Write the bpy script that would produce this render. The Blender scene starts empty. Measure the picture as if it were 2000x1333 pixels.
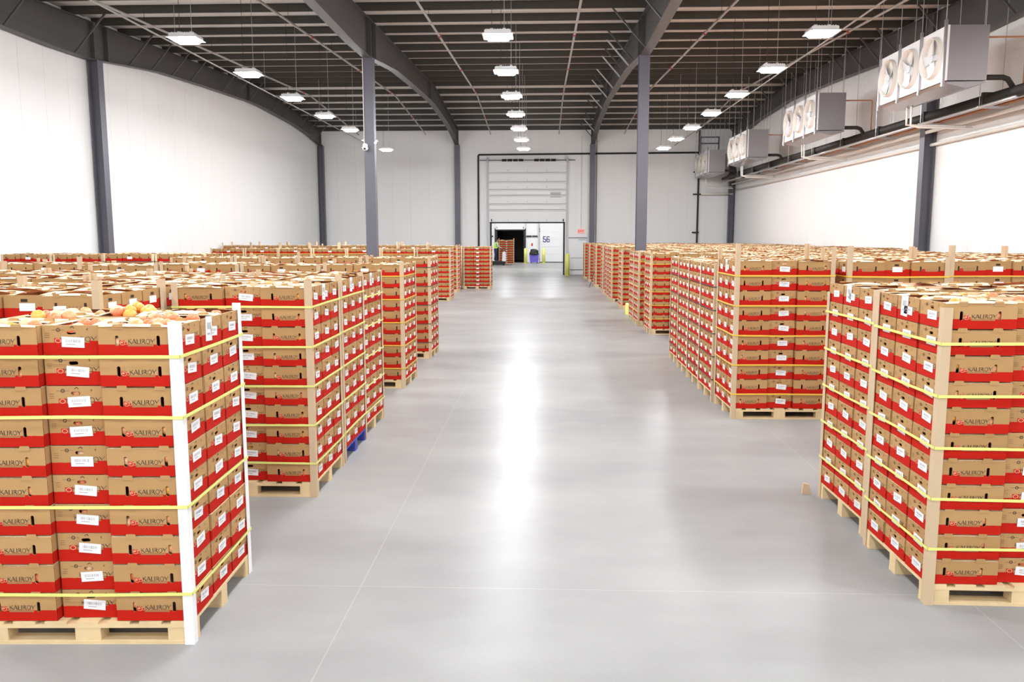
import bpy, bmesh, math, random
import numpy as np
from mathutils import Vector, Matrix
from mathutils.geometry import tessellate_polygon

random.seed(7)
SC = bpy.context.scene
COL = SC.collection

# ------------------------------------------------------------------ camera, world, exposure
cam_data = bpy.data.cameras.new("camera")
cam = bpy.data.objects.new("camera", cam_data)
COL.objects.link(cam)
cam.location = (0.0, 0.0, 2.306)
cam.rotation_euler = (math.pi / 2 - 0.1286, 0.001, 0.0382)
cam_data.sensor_width = 36.0
cam_data.lens = 36.0 * 1588.0 / 2000.0
cam_data.clip_end = 300
SC.camera = cam

world = bpy.data.worlds.new("world")
SC.world = world
world.use_nodes = True
world.node_tree.nodes["Background"].inputs[0].default_value = (0.5, 0.55, 0.62, 1)
world.node_tree.nodes["Background"].inputs[1].default_value = 0.25

vs = SC.view_settings
vs.view_transform = 'Standard'
vs.look = 'None'
vs.exposure = 0.0
vs.gamma = 1.0
vs.use_curve_mapping = False
LAMP_STRENGTH = 104.0        # radiance of the high-bay lens centre
LAMP_SIDE = 340.0            # its prismatic sides, which throw the light wide

# ------------------------------------------------------------------ materials
def lin(c):
    out = []
    for v in c:
        v = v / 255.0
        out.append(v / 12.92 if v <= 0.04045 else ((v + 0.055) / 1.055) ** 2.4)
    return (*out, 1.0)

MATS = {}
def mk(name, color, rough=0.6, metal=0.0, spec=None, noise=None, bump=None, emit=None):
    """plain principled material; noise=(scale, amount) varies the tone, bump=(scale, strength) gives fine relief"""
    m = bpy.data.materials.new(name)
    m.use_nodes = True
    nt = m.node_tree
    b = nt.nodes["Principled BSDF"]
    col = color if len(color) == 4 else (*color, 1.0)
    b.inputs["Base Color"].default_value = col
    b.inputs["Roughness"].default_value = rough
    b.inputs["Metallic"].default_value = metal
    if spec is not None:
        b.inputs["Specular IOR Level"].default_value = spec
    if noise or bump:
        tc = nt.nodes.new("ShaderNodeTexCoord")
    if noise:
        n = nt.nodes.new("ShaderNodeTexNoise")
        n.inputs["Scale"].default_value = noise[0]
        n.inputs["Detail"].default_value = 5
        nt.links.new(tc.outputs["Object"], n.inputs["Vector"])
        mx = nt.nodes.new("ShaderNodeMix"); mx.data_type = 'RGBA'
        lo = tuple(c * (1 - noise[1]) for c in col[:3]) + (1,)
        hi = tuple(min(1, c * (1 + noise[1])) for c in col[:3]) + (1,)
        mx.inputs[6].default_value = lo
        mx.inputs[7].default_value = hi
        nt.links.new(n.outputs["Fac"], mx.inputs[0])
        nt.links.new(mx.outputs[2], b.inputs["Base Color"])
    if bump:
        n2 = nt.nodes.new("ShaderNodeTexNoise")
        n2.inputs["Scale"].default_value = bump[0]
        nt.links.new(tc.outputs["Object"], n2.inputs["Vector"])
        bp = nt.nodes.new("ShaderNodeBump")
        bp.inputs["Strength"].default_value = bump[1]
        bp.inputs["Distance"].default_value = 0.01
        nt.links.new(n2.outputs["Fac"], bp.inputs["Height"])
        nt.links.new(bp.outputs[0], b.inputs["Normal"])
    if emit:
        b.inputs["Emission Color"].default_value = (*emit[0], 1)
        b.inputs["Emission Strength"].default_value = emit[1]
    MATS[name] = m
    return m

KRAFT = (0.46, 0.278, 0.120)
RED = (0.47, 0.014, 0.007)

def carton_material():
    """kraft board with the printed red foot band; u in [0,1] long side, [2,3] end, v in [0,1] height, v>5 unprinted"""
    m = bpy.data.materials.new("printed_carton")
    m.use_nodes = True
    nt = m.node_tree; N = nt.nodes; L = nt.links
    b = N["Principled BSDF"]; b.inputs["Roughness"].default_value = 0.75
    b.inputs["Specular IOR Level"].default_value = 0.1
    uv = N.new("ShaderNodeUVMap"); uv.uv_map = "UVMap"
    sep = N.new("ShaderNodeSeparateXYZ"); L.new(uv.outputs[0], sep.inputs[0])
    def math_(op, a, c=None):
        n = N.new("ShaderNodeMath"); n.operation = op
        for i, q in enumerate((a, c)):
            if q is None: continue
            if isinstance(q, (int, float)): n.inputs[i].default_value = q
            else: L.new(q, n.inputs[i])
        return n.outputs[0]
    u, v = sep.outputs[0], sep.outputs[1]
    isend = math_('GREATER_THAN', u, 1.5)
    ul = math_('SUBTRACT', u, math_('MULTIPLY', isend, 2.0))
    # band height: long side 0.37, end 0.46 with a lower step near its left edge
    tc = N.new("ShaderNodeTexCoord")
    nz = N.new("ShaderNodeTexNoise"); nz.inputs["Scale"].default_value = 60
    L.new(tc.outputs["Object"], nz.inputs["Vector"])
    wob = math_('MULTIPLY', math_('SUBTRACT', nz.outputs["Fac"], 0.5), 0.03)
    step = math_('MULTIPLY', math_('GREATER_THAN', ul, 0.80), 0.06)
    band = math_('ADD', math_('ADD', 0.385, wob), math_('MULTIPLY', isend, math_('ADD', 0.03, step)))
    red = math_('MULTIPLY', math_('LESS_THAN', v, band), math_('GREATER_THAN', v, -0.5))
    n2 = N.new("ShaderNodeTexNoise"); n2.inputs["Scale"].default_value = 9
    n2.inputs["Detail"].default_value = 6
    L.new(tc.outputs["Object"], n2.inputs["Vector"])
    mk_ = N.new("ShaderNodeMix"); mk_.data_type = 'RGBA'
    mk_.inputs[6].default_value = (KRAFT[0]*0.84, KRAFT[1]*0.80, KRAFT[2]*0.76, 1)
    mk_.inputs[7].default_value = (KRAFT[0]*1.06, KRAFT[1]*1.06, KRAFT[2]*1.1, 1)
    oi = N.new("ShaderNodeObjectInfo")
    tone = math_('ADD', math_('MULTIPLY', n2.outputs["Fac"], 0.35), math_('MULTIPLY', oi.outputs["Random"], 0.65))
    L.new(tone, mk_.inputs[0])
    mr = N.new("ShaderNodeMix"); mr.data_type = 'RGBA'
    L.new(red, mr.inputs[0]); L.new(mk_.outputs[2], mr.inputs[6]); mr.inputs[7].default_value = (*RED, 1)
    L.new(mr.outputs[2], b.inputs["Base Color"])
    MATS["printed_carton"] = m
    return m

M_CART = carton_material()
M_KRAFT = mk("plain_kraft", KRAFT, 0.8, noise=(9, 0.08))
M_FLANGE = mk("overlit_kraft", (0.76, 0.58, 0.38), 0.8, noise=(9, 0.08))  # kraft lightened toward cream, painting in the overexposed look of the top flanges
M_INK = mk("dark_ink", (0.045, 0.028, 0.015), 0.7)
M_TANINK = mk("tan_ink", (0.33, 0.17, 0.065), 0.7)
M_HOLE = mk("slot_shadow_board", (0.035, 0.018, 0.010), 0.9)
M_REDP = mk("red_ink", RED, 0.7)
M_CREAM = mk("cream_ink", (0.75, 0.42, 0.22), 0.7)
M_LABEL = mk("white_label", (0.80, 0.80, 0.81), 0.5)
M_LABINK = mk("label_ink", (0.36, 0.37, 0.40), 0.6)
M_TOM = [mk("tomato_blush", (0.84, 0.33, 0.15), 0.3, noise=(14, 0.3)),
         mk("tomato_red", (0.78, 0.20, 0.08), 0.28, noise=(14, 0.25)),
         mk("tomato_yellow", (0.78, 0.36, 0.07), 0.3, noise=(14, 0.25)),
         mk("tomato_pale", (0.86, 0.50, 0.30), 0.3, noise=(14, 0.2))]
M_CONTENT = mk("tomato_fill", (0.55, 0.11, 0.03), 0.45, noise=(28, 0.55), bump=(18, 0.8))
M_WOOD = mk("pale_pallet_wood", (0.70, 0.53, 0.30), 0.75, noise=(7, 0.20))
M_BLUEWOOD = mk("blue_painted_wood", (0.05, 0.065, 0.36), 0.6, noise=(7, 0.2))
M_POSTK = mk("grey_kraft_board", (0.56, 0.42, 0.27), 0.75, noise=(5, 0.06))
M_POSTW = mk("white_board", (0.83, 0.82, 0.82), 0.6, noise=(30, 0.03))
M_STRAP = {"green": mk("lime_strap", (0.74, 0.74, 0.22), 0.4),
           "yellow": mk("yellow_strap", (0.82, 0.52, 0.06), 0.4),
           "dark": mk("dark_strap", (0.035, 0.03, 0.05), 0.4)}
M_STEEL = mk("grey_painted_steel", (0.118, 0.116, 0.142), 0.45, noise=(2.5, 0.1))
M_PURLIN = mk("dark_purlin_paint", (0.052, 0.047, 0.040), 0.55, noise=(2, 0.12))
M_RAFTER = mk("shade_toned_rafter_steel", (0.072, 0.067, 0.066), 0.5, noise=(2.5, 0.1))  # same paint as the columns, darkened and warmed to imitate dim warm bounce
M_DECK = mk("white_roof_liner", (0.74, 0.715, 0.67), 0.6, noise=(1.2, 0.08))
M_WALL = mk("white_insulated_panel", (0.86, 0.855, 0.85), 0.5, noise=(0.8, 0.012))
M_SEAL = mk("panel_joint_seal", (0.66, 0.64, 0.61), 0.7)
M_WHITE = mk("white_paint", (0.82, 0.82, 0.82), 0.4)
M_GREYW = mk("pale_grey_paint", (0.55, 0.56, 0.58), 0.45)
M_BLACK = mk("black_rubber", (0.014, 0.013, 0.012), 0.55)
M_BLKPIPE = mk("black_pipe_insulation", (0.022, 0.019, 0.016), 0.6)
M_GALV = mk("stucco_galvanised_sheet", (0.43, 0.42, 0.44), 0.33, metal=0.85, noise=(30, 0.10), bump=(60, 0.12))
M_ROD = mk("zinc_rod", (0.55, 0.55, 0.56), 0.35, metal=0.7)
M_PVC = mk("white_pvc", (0.78, 0.74, 0.68), 0.45)
M_COPPER = mk("copper_pipe", (0.50, 0.24, 0.12), 0.4, metal=0.4)
M_SPRPIPE = mk("sprinkler_steel", (0.42, 0.40, 0.38), 0.4, metal=0.4)
M_REDC = mk("red_coupling", (0.35, 0.03, 0.02), 0.5)
M_YELLOW = mk("safety_yellow", (0.78, 0.78, 0.20), 0.45)
M_PURPLE = mk("violet_plastic", (0.14, 0.11, 0.55), 0.45)
M_NAVY = mk("navy_ink", (0.055, 0.03, 0.22), 0.5)
M_GLASS = mk("dim_window_glass", (0.42, 0.44, 0.44), 0.12)
M_EXIT = mk("pink_exit_face", (0.85, 0.38, 0.38), 0.4, emit=((1.0, 0.30, 0.28), 0.35))
M_EXITINK = mk("exit_red_ink", (0.7, 0.05, 0.05), 0.5)
M_LENS = mk("lamp_lens", (0.9, 0.9, 0.9), 0.4, emit=((0.965, 0.985, 1.0), LAMP_STRENGTH))
M_LENSS = mk("lamp_lens_side", (0.9, 0.9, 0.9), 0.4, emit=((0.965, 0.985, 1.0), LAMP_SIDE))
M_LAMPB = mk("lamp_body", (0.62, 0.62, 0.63), 0.4, metal=0.2)
M_VEST = mk("hi_vis_vest", (0.55, 0.85, 0.12), 0.6)
M_SHIRT = mk("grey_shirt", (0.42, 0.44, 0.48), 0.8)
M_JEANS = mk("navy_trousers", (0.022, 0.026, 0.075), 0.85)
M_SKIN = mk("skin", (0.50, 0.28, 0.19), 0.5)
M_HAIR = mk("dark_hair", (0.03, 0.02, 0.015), 0.7)
M_TRAILER = mk("dark_trailer_wall", (0.02, 0.018, 0.012), 0.4)

def floor_material():
    m = bpy.data.materials.new("polished_concrete")
    m.use_nodes = True
    nt = m.node_tree; N = nt.nodes; L = nt.links
    b = N["Principled BSDF"]
    tc = N.new("ShaderNodeTexCoord")
    n1 = N.new("ShaderNodeTexNoise"); n1.inputs["Scale"].default_value = 0.55; n1.inputs["Detail"].default_value = 4
    n1.inputs["Roughness"].default_value = 0.6
    mp = N.new("ShaderNodeMapping"); mp.inputs["Scale"].default_value = (0.55, 1.0, 1.0)
    L.new(tc.outputs["Object"], mp.inputs[0]); L.new(mp.outputs[0], n1.inputs["Vector"])
    cr = N.new("ShaderNodeValToRGB")
    cr.color_ramp.elements[0].position = 0.30; cr.color_ramp.elements[0].color = (0.272, 0.267, 0.270, 1)
    cr.color_ramp.elements[1].position = 0.66; cr.color_ramp.elements[1].color = (0.372, 0.370, 0.366, 1)
    L.new(n1.outputs["Fac"], cr.inputs[0])
    n3 = N.new("ShaderNodeTexNoise"); n3.inputs["Scale"].default_value = 90; n3.inputs["Detail"].default_value = 3
    L.new(tc.outputs["Object"], n3.inputs["Vector"])
    mx = N.new("ShaderNodeMix"); mx.data_type = 'RGBA'; mx.blend_type = 'MULTIPLY'; mx.inputs[0].default_value = 0.16
    L.new(cr.outputs[0], mx.inputs[6]); L.new(n3.outputs["Color"], mx.inputs[7])
    # sawn control joints, a thin paler filled line every 3.91 m across and along the hall
    sep = N.new("ShaderNodeSeparateXYZ"); L.new(tc.outputs["Object"], sep.inputs[0])
    def line(out, off, period, width):
        a = N.new("ShaderNodeMath"); a.operation = 'ADD'; a.inputs[1].default_value = off; L.new(out, a.inputs[0])
        p = N.new("ShaderNodeMath"); p.operation = 'PINGPONG'; p.inputs[1].default_value = period / 2; L.new(a.outputs[0], p.inputs[0])
        c = N.new("ShaderNodeMath"); c.operation = 'LESS_THAN'; c.inputs[1].default_value = width; L.new(p.outputs[0], c.inputs[0])
        return c.outputs[0]
    lx = line(sep.outputs[0], 1.2, 3.91, 0.004)
    ly = line(sep.outputs[1], -0.9, 4.2, 0.004)
    mm = N.new("ShaderNodeMath"); mm.operation = 'MAXIMUM'; L.new(lx, mm.inputs[0]); L.new(ly, mm.inputs[1])
    mj = N.new("ShaderNodeMix"); mj.data_type = 'RGBA'; mj.inputs[7].default_value = (0.55, 0.54, 0.50, 1)
    ms = N.new("ShaderNodeMath"); ms.operation = 'MULTIPLY'; ms.inputs[1].default_value = 0.22; L.new(mm.outputs[0], ms.inputs[0])
    L.new(ms.outputs[0], mj.inputs[0]); L.new(mx.outputs[2], mj.inputs[6])
    L.new(mj.outputs[2], b.inputs["Base Color"])
    b.inputs["Roughness"].default_value = 0.30
    b.inputs["Specular IOR Level"].default_value = 0.05
    return m
M_FLOOR = floor_material()

# ------------------------------------------------------------------ mesh helpers
class MB:
    """collects faces for one mesh"""
    def __init__(self):
        self.v = []; self.f = []; self.m = []; self.uv = []; self.has_uv = False
    def face(self, pts, m=0, uv=None):
        i = len(self.v)
        self.v.extend([tuple(p) for p in pts])
        self.f.append(tuple(range(i, i + len(pts)))); self.m.append(m)
        if uv is None: uv = [(0.5, 9.0)] * len(pts)
        else: self.has_uv = True
        self.uv.extend(uv)
        return self
    def box(self, x0, x1, y0, y1, z0, z1, m=0):
        if x0 > x1: x0, x1 = x1, x0
        if y0 > y1: y0, y1 = y1, y0
        if z0 > z1: z0, z1 = z1, z0
        i = len(self.v)
        self.v += [(x0,y0,z0),(x1,y0,z0),(x1,y1,z0),(x0,y1,z0),(x0,y0,z1),(x1,y0,z1),(x1,y1,z1),(x0,y1,z1)]
        for q in ((0,3,2,1),(4,5,6,7),(0,1,5,4),(1,2,6,5),(2,3,7,6),(3,0,4,7)):
            self.f.append(tuple(i + k for k in q)); self.m.append(m); self.uv.extend([(0.5, 9.0)] * 4)
        return self
    def prism(self, poly, axis, lo, hi, m=0):
        """extrude a 2-D polygon along axis 0/1/2"""
        def p3(p, t):
            q = [p[0], p[1]]; q.insert(axis, t); return tuple(q)
        n = len(poly); i = len(self.v)
        self.v += [p3(p, lo) for p in poly] + [p3(p, hi) for p in poly]
        self.f.append(tuple(i + k for k in range(n))[::-1]); self.m.append(m); self.uv.extend([(0.5, 9.0)] * n)
        self.f.append(tuple(i + n + k for k in range(n))); self.m.append(m); self.uv.extend([(0.5, 9.0)] * n)
        for k in range(n):
            j = (k + 1) % n
            self.f.append((i + k, i + j, i + n + j, i + n + k)); self.m.append(m); self.uv.extend([(0.5, 9.0)] * 4)
        return self
    def bar(self, a, b, w, h=None, m=0):
        """rectangular bar from a to b"""
        a, b = Vector(a), Vector(b); h = h or w
        d = (b - a).normalized()
        up = Vector((0, 0, 1)) if abs(d.z) < 0.95 else Vector((1, 0, 0))
        s = d.cross(up).normalized() * (w / 2); t = s.cross(d).normalized() * (h / 2)
        i = len(self.v)
        for e in (a, b):
            self.v += [tuple(e - s - t), tuple(e + s - t), tuple(e + s + t), tuple(e - s + t)]
        for q in ((0,1,2,3),(7,6,5,4),(0,4,5,1),(1,5,6,2),(2,6,7,3),(3,7,4,0)):
            self.f.append(tuple(i + k for k in q)); self.m.append(m); self.uv.extend([(0.5, 9.0)] * 4)
        return self
    def tube(self, pts, r, n=10, m=0, caps=True):
        """round tube through points; r one radius or a list"""
        pts = [Vector(p) for p in pts]
        rs = r if isinstance(r, (list, tuple)) else [r] * len(pts)
        i0 = len(self.v)
        prev = None
        for k, p in enumerate(pts):
            if k == 0: d = pts[1] - p
            elif k == len(pts) - 1: d = p - pts[k - 1]
            else: d = (pts[k + 1] - p).normalized() + (p - pts[k - 1]).normalized()
            d.normalize()
            ref = prev if prev is not None else (Vector((0, 0, 1)) if abs(d.z) < 0.9 else Vector((1, 0, 0)))
            s = d.cross(ref)
            if s.length < 1e-4: s = d.cross(Vector((0, 1, 0)))
            s.normalize(); t = s.cross(d).normalized(); prev = t
            for q in range(n):
                a = 2 * math.pi * q / n
                self.v.append(tuple(p + (s * math.cos(a) + t * math.sin(a)) * rs[k]))
        for k in range(len(pts) - 1):
            for q in range(n):
                q2 = (q + 1) % n
                self.f.append((i0 + k*n + q, i0 + (k+1)*n + q, i0 + (k+1)*n + q2, i0 + k*n + q2)); self.m.append(m)
                self.uv.extend([(0.5, 9.0)] * 4)
        if caps:
            self.f.append(tuple(i0 + q for q in range(n))); self.m.append(m); self.uv.extend([(0.5, 9.0)] * n)
            e = i0 + (len(pts) - 1) * n
            self.f.append(tuple(e + q for q in range(n))[::-1]); self.m.append(m); self.uv.extend([(0.5, 9.0)] * n)
        return self
    def mesh(self, name, mats, smooth=False):
        me = bpy.data.meshes.new(name)
        me.from_pydata(self.v, [], self.f)
        if not isinstance(mats, (list, tuple)): mats = [mats]
        for mt in mats: me.materials.append(mt)
        me.polygons.foreach_set("material_index", self.m)
        if smooth: me.polygons.foreach_set("use_smooth", [True] * len(self.f))
        if self.has_uv:
            ul = me.uv_layers.new(name="UVMap")
            ul.data.foreach_set("uv", np.array(self.uv, dtype=np.float32).ravel())
        me.update()
        return me
    def obj(self, name, mats, parent=None, smooth=False, loc=None, rz=0.0):
        return link(name, self.mesh(name, mats, smooth), parent, loc, rz)
    def arrays(self):
        return (np.array(self.v, dtype=np.float64), self.f, np.array(self.m), np.array(self.uv))

def link(name, data, parent=None, loc=None, rz=0.0):
    o = bpy.data.objects.new(name, data)
    COL.objects.link(o)
    if parent is not None: o.parent = parent
    if loc is not None: o.location = loc
    if rz: o.rotation_euler = (0, 0, rz)
    return o

def tag(o, label, cat=None, group=None, kind=None):
    o["label"] = label
    if cat: o["category"] = cat
    if group: o["group"] = group
    if kind: o["kind"] = kind
    return o

def empty(name, loc, rz=0.0):
    return link(name, None, None, loc, rz)

def struct(o):
    o["kind"] = "structure"
    return o

# ------------------------------------------------------------------ the hall
XL, XR = -13.35, 11.15      # inner wall faces
YB, YF = -14.0, 48.85       # back and far wall faces
RIDGE = 38.06
def roofline(y):            # underside of the purlins
    return 9.09 + 0.045 * (y - 38.0) if y < RIDGE else 9.09 - 0.056 * (y - 38.0)
PD = 0.21                   # purlin depth

fl = MB().box(XL - 0.3, XR + 0.3, YB - 0.3, 71.9, -0.2, 0.0).obj("floor", M_FLOOR)
struct(fl)

# ceiling: sloping liner sheets with purlins as its pieces
ceil = MB()
for (ya, yb) in ((YB - 0.3, RIDGE), (RIDGE, YF + 0.4)):
    za, zb = roofline(ya) + PD, roofline(yb) + PD
    ceil.face([(XL-.3, ya, za), (XR+.3, ya, za), (XR+.3, yb, zb), (XL-.3, yb, zb)][::-1])
    ceil.face([(XL-.3, ya, za+.15), (XR+.3, ya, za+.15), (XR+.3, yb, zb+.15), (XL-.3, yb, zb+.15)])
ceiling = struct(ceil.obj("ceiling", M_DECK))
pm = MB()
# Z-shaped purlin running across the hall
pm.box(XL, XR, -0.004, 0.004, 0, PD)
pm.box(XL, XR, -0.004, 0.075, 0, 0.006)
pm.box(XL, XR, -0.075, 0.004, PD - 0.006, PD - 0.001)
purlin_mesh = pm.mesh("purlin", M_PURLIN)
k = -34
while RIDGE + 1.508 * k < 48.6:
    y = RIDGE + 1.508 * k
    if y > YB + 0.2:
        p = link("purlin", purlin_mesh, ceiling, (0, y, roofline(y)))
    k += 1
# eave angle on the far wall
MB().box(XL, XR, YF - 0.10, YF, roofline(YF) - 0.02, roofline(YF) + PD).obj("eave_strut", M_PURLIN, ceiling)

# walls of upright insulated panels
def wall(name, run, fixed, lo, hi, holes=(), thick=0.15, sign=1, zf=None):
    """run 'y' or 'x'; panels 1.09 m wide with recessed joints; holes = (a, b, z_top) openings"""
    back = MB(); w = 1.09
    cuts = [lo]
    while cuts[-1] + w < hi - 0.2: cuts.append(cuts[-1] + w)
    cuts.append(hi)
    for a, b, z in holes: cuts += [a, b]
    cuts = sorted(set(round(c, 3) for c in cuts))
    root = None
    pieces = []
    for a, b in zip(cuts[:-1], cuts[1:]):
        mid = (a + b) / 2
        z0 = 0.0
        for ha, hb, hz in holes:
            if ha < mid < hb: z0 = hz
        z1 = (min(roofline(a), roofline(b)) if run == 'y' else zf) + PD - 0.01
        pieces.append((a, b, z0, z1))
        if run == 'y': back.box(fixed + sign * 0.012, fixed + sign * thick, a, b, z0, z1)
        else: back.box(a, b, fixed + sign * 0.012, fixed + sign * thick, z0, z1)
    root = struct(back.obj(name, M_SEAL))
    g = 0.003
    for a, b, z0, z1 in pieces:
        pb = MB()
        if run == 'y': pb.box(fixed, fixed + sign * 0.011, a + g, b - g, z0, z1)
        else: pb.box(a + g, b - g, fixed, fixed + sign * 0.011, z0, z1)
        pb.obj("panel", M_WALL, root)
    return root

wall("wall_left", 'y', XL, YB, YF, sign=-1)
wall("wall_right", 'y', XR, YB, YF, sign=1)
DX0, DX1, DZ = -3.17, 1.27, 3.12        # freight door opening
wall("wall_far", 'x', YF, XL, XR, holes=((DX0, DX1, DZ),), sign=1, zf=roofline(YF))
struct(MB().box(XL, XR, YB - 0.15, YB, 0, roofline(YB) + PD).obj("wall_back", M_WALL))

# ------------------------------------------------------------------ steel frames
COLX = [-13.15, -5.08, 2.86, 10.95]
FRAME = [(-14, 6.30), (-3, 6.25), (-0.6, 6.28), (2, 6.5), (6, 6.82), (12, 7.15), (18, 7.36), (22, 7.33), (23.9, 7.38), (24.6, 7.46),
         (25.8, 7.60), (28.3, 7.86), (32, 8.05), (36.6, 8.24), (38.1, 8.27), (43.4, 8.12), (46, 7.92), (48.6, 7.6)]
def fz(y):
    for (a, za), (b, zb) in zip(FRAME[:-1], FRAME[1:]):
        if a <= y <= b: return za + (zb - za) * (y - a) / (b - a)
    return FRAME[-1][1]
side_name = ["along the left wall", "above the left pair of columns", "above the right pair of columns", "along the right wall behind the coolers"]
for ci, X in enumerate(COLX):
    r = empty("steel_rafter", (X, 24.2, fz(24.2)))
    r.location = (X, 24.2, 0)
    tag(r, "dark haunched steel rafter " + side_name[ci], "rafter")
    oy = 24.2
    web = MB(); bf = MB(); tf = MB()
    ys = sorted(set([p[0] for p in FRAME] + [RIDGE]))
    for a, b in zip(ys[:-1], ys[1:]):
        za, zb = fz(a), fz(b); ta, tb = roofline(a) - 0.002, roofline(b) - 0.002
        if b <= RIDGE + 1e-6 and b > RIDGE - 1e-3: tb = roofline(RIDGE - 1e-6) - 0.002
        web.prism([(a - oy, za + .016), (b - oy, zb + .016), (b - oy, tb - .016), (a - oy, ta - .016)], 0, -0.006, 0.006)
        bf.prism([(a - oy, za), (b - oy, zb), (b - oy, zb + .016), (a - oy, za + .016)], 0, -0.13, 0.13)
        tf.prism([(a - oy, ta - .016), (b - oy, tb - .016), (b - oy, tb), (a - oy, ta)], 0, -0.13, 0.13)
    web.obj("web", M_RAFTER, r); bf.obj("bottom_flange", M_RAFTER, r); tf.obj("top_flange", M_RAFTER, r)
    for y in (24.0, 24.75, 36.7, 12.2, 48.3):
        MB().box(-0.125, 0.125, y - oy - 0.012, y - oy + 0.012, fz(y) + 0.017, roofline(y) - 0.02).obj("stiffener", M_RAFTER, r)
    # flange braces up to the purlins on one side
    sgn = -1 if ci in (1, 2) else (1 if ci == 0 else -1)
    for kk in (-13, -12, -10, -8, -7, -6, -5, -3, -2, -1, 1, 2, 4, 5, 6):
        y = RIDGE + 1.508 * kk
        if ci == 1 and kk not in (-12, -10, -8): continue
        z0 = fz(y) + 0.03
        MB().bar((sgn * 0.11, y - oy, z0), (sgn * (0.11 + (roofline(y) - z0) * 0.9), y - oy + 0.02, roofline(y) + 0.02), 0.045, 0.045).obj("flange_brace", M_GREYW if (ci == 2 and kk % 2) else M_RAFTER, r)

col_desc = {(0, 0): "grey steel column against the left wall, nearer one", (0, 1): "grey steel column in the far left corner",
            (1, 0): "grey steel column carrying the dome camera, left of the aisle", (1, 1): "grey steel column at the far wall, left of the freight door",
            (2, 0): "grey steel column standing among the right-hand cartons", (2, 1): "grey steel column at the far wall beside the exit door",
            (3, 0): "grey steel column against the right wall behind the pipes", (3, 1): "grey steel column in the far right corner"}
for ci, X in enumerate(COLX):
    for cj, Y in enumerate((24.2, 48.62)):
        h = fz(Y)
        c = MB()
        d = 0.15
        if ci in (0, 3):      # wall columns: flanges parallel to the wall
            c.box(-d, -d + .014, -d, d, 0, h); c.box(d - .014, d, -d, d, 0, h); c.box(-d + .014, d - .014, -.006, .006, 0, h)
        else:
            c.box(-d, d, -d, -d + .014, 0, h); c.box(-d, d, d - .014, d, 0, h); c.box(-.006, .006, -d + .014, d - .014, 0, h)
            c.box(d - .010, d, -d + .014, d - .014, 0.0, h)     # boxed side plate
        o = c.obj("steel_column", M_STEEL, None, loc=(X, Y, 0))
        tag(o, col_desc[(ci, cj)], "column")
        MB().box(-0.2, 0.2, -0.2, 0.2, 0.0, 0.02).obj("base_plate", M_STEEL, o)

# yellow guard round the foot of the right-hand column
g = MB()
g.tube([(0, 0, 0), (0, 0, 0.30)], 0.42, 14, caps=False); g.tube([(0, 0, 0.30), (0, 0, 0.33)], [0.42, 0.38], 14, caps=False)
g.tube([(0, 0, 0.33), (0, 0, 0.0)], [0.38, 0.38], 14, caps=False)
tag(g.obj("column_guard", M_YELLOW, None, True, (COLX[2], 24.2, 0.0)), "yellow guard around the column foot on the right of the aisle", "guard")

# ------------------------------------------------------------------ high-bay lights
lens = MB()           # deep prismatic lens: a blunt pyramid, so it throws light sideways too
lo = [(-0.27, -0.235, -0.02), (0.27, -0.235, -0.02), (0.27, 0.235, -0.02), (-0.27, 0.235, -0.02)]
hi = [(-0.205, -0.17, -0.105), (0.205, -0.17, -0.105), (0.205, 0.17, -0.105), (-0.205, 0.17, -0.105)]
lens.face(hi[::-1])
for i in range(4): lens.face([lo[i], hi[i], hi[(i + 1) % 4], lo[(i + 1) % 4]][::-1], 1)
lens_me = lens.mesh("lens", [M_LENS, M_LENSS])
body_me = MB().prism([(-0.275, -0.02), (0.275, -0.02), (0.275, 0.03), (0.255, 0.05), (-0.255, 0.05), (-0.275, 0.03)], 1, -0.24, 0.24).mesh("housing", M_LAMPB)
rim = MB()           # sloping reflector brim round the lens
ri = [(-0.272, -0.237, -0.021), (0.272, -0.237, -0.021), (0.272, 0.237, -0.021), (-0.272, 0.237, -0.021)]
ro = [(-0.312, -0.277, -0.046), (0.312, -0.277, -0.046), (0.312, 0.277, -0.046), (-0.312, 0.277, -0.046)]
for i in range(4):
    j = (i + 1) % 4
    rim.face([ri[i], ri[j], ro[j], ro[i]])
    rim.face([(x, y, z + .004) for x, y, z in (ro[i], ro[j], ri[j], ri[i])])
rim_me = rim.mesh("reflector_rim", M_LAMPB)
fin = MB()
for i in range(9): fin.box(-0.22 + i * 0.055 - .004, -0.22 + i * 0.055 + .004, -0.2, 0.2, 0.05, 0.075)
fin_me = fin.mesh("cooling_fins", M_LAMPB)
brk_me = MB().box(-0.03, 0.03, -0.04, 0.04, 0.05, 0.12).mesh("bracket", M_LAMPB)
ordn = ["first", "second", "third", "fourth", "fifth", "sixth", "seventh", "eighth", "ninth", "tenth", "eleventh", "twelfth"]
LIGHT_X = {"left": -7.635, "middle": -0.968, "right": 5.743}
for row, X in LIGHT_X.items():
    for i in range(-8, 7):
        y = 17.754 + 3.7175 * i
        z = 6.469 + 0.045
        o = empty("high_bay_light", (X, y, z))
        if i >= 0:
            tag(o, "lit high-bay light, %s from the front in the %s row" % (ordn[i], row), "ceiling light", "high-bay lights under the roof")
        else:
            tag(o, "lit high-bay light of the %s row, above or behind the viewer" % row, "ceiling light", "high-bay lights under the roof")
        link("lens", lens_me, o); link("housing", body_me, o); link("reflector_rim", rim_me, o)
        link("cooling_fins", fin_me, o)
        for s in (-0.13, 0.13):
            bk = link("bracket", brk_me, o, (s, 0, 0))
            MB().tube([(0, 0, 0.11), (0, 0.0, roofline(y) + PD - z - 0.005)], 0.006, 5).obj("hanger_cable", M_BLACK if s < 0 else M_ROD, bk)

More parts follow.
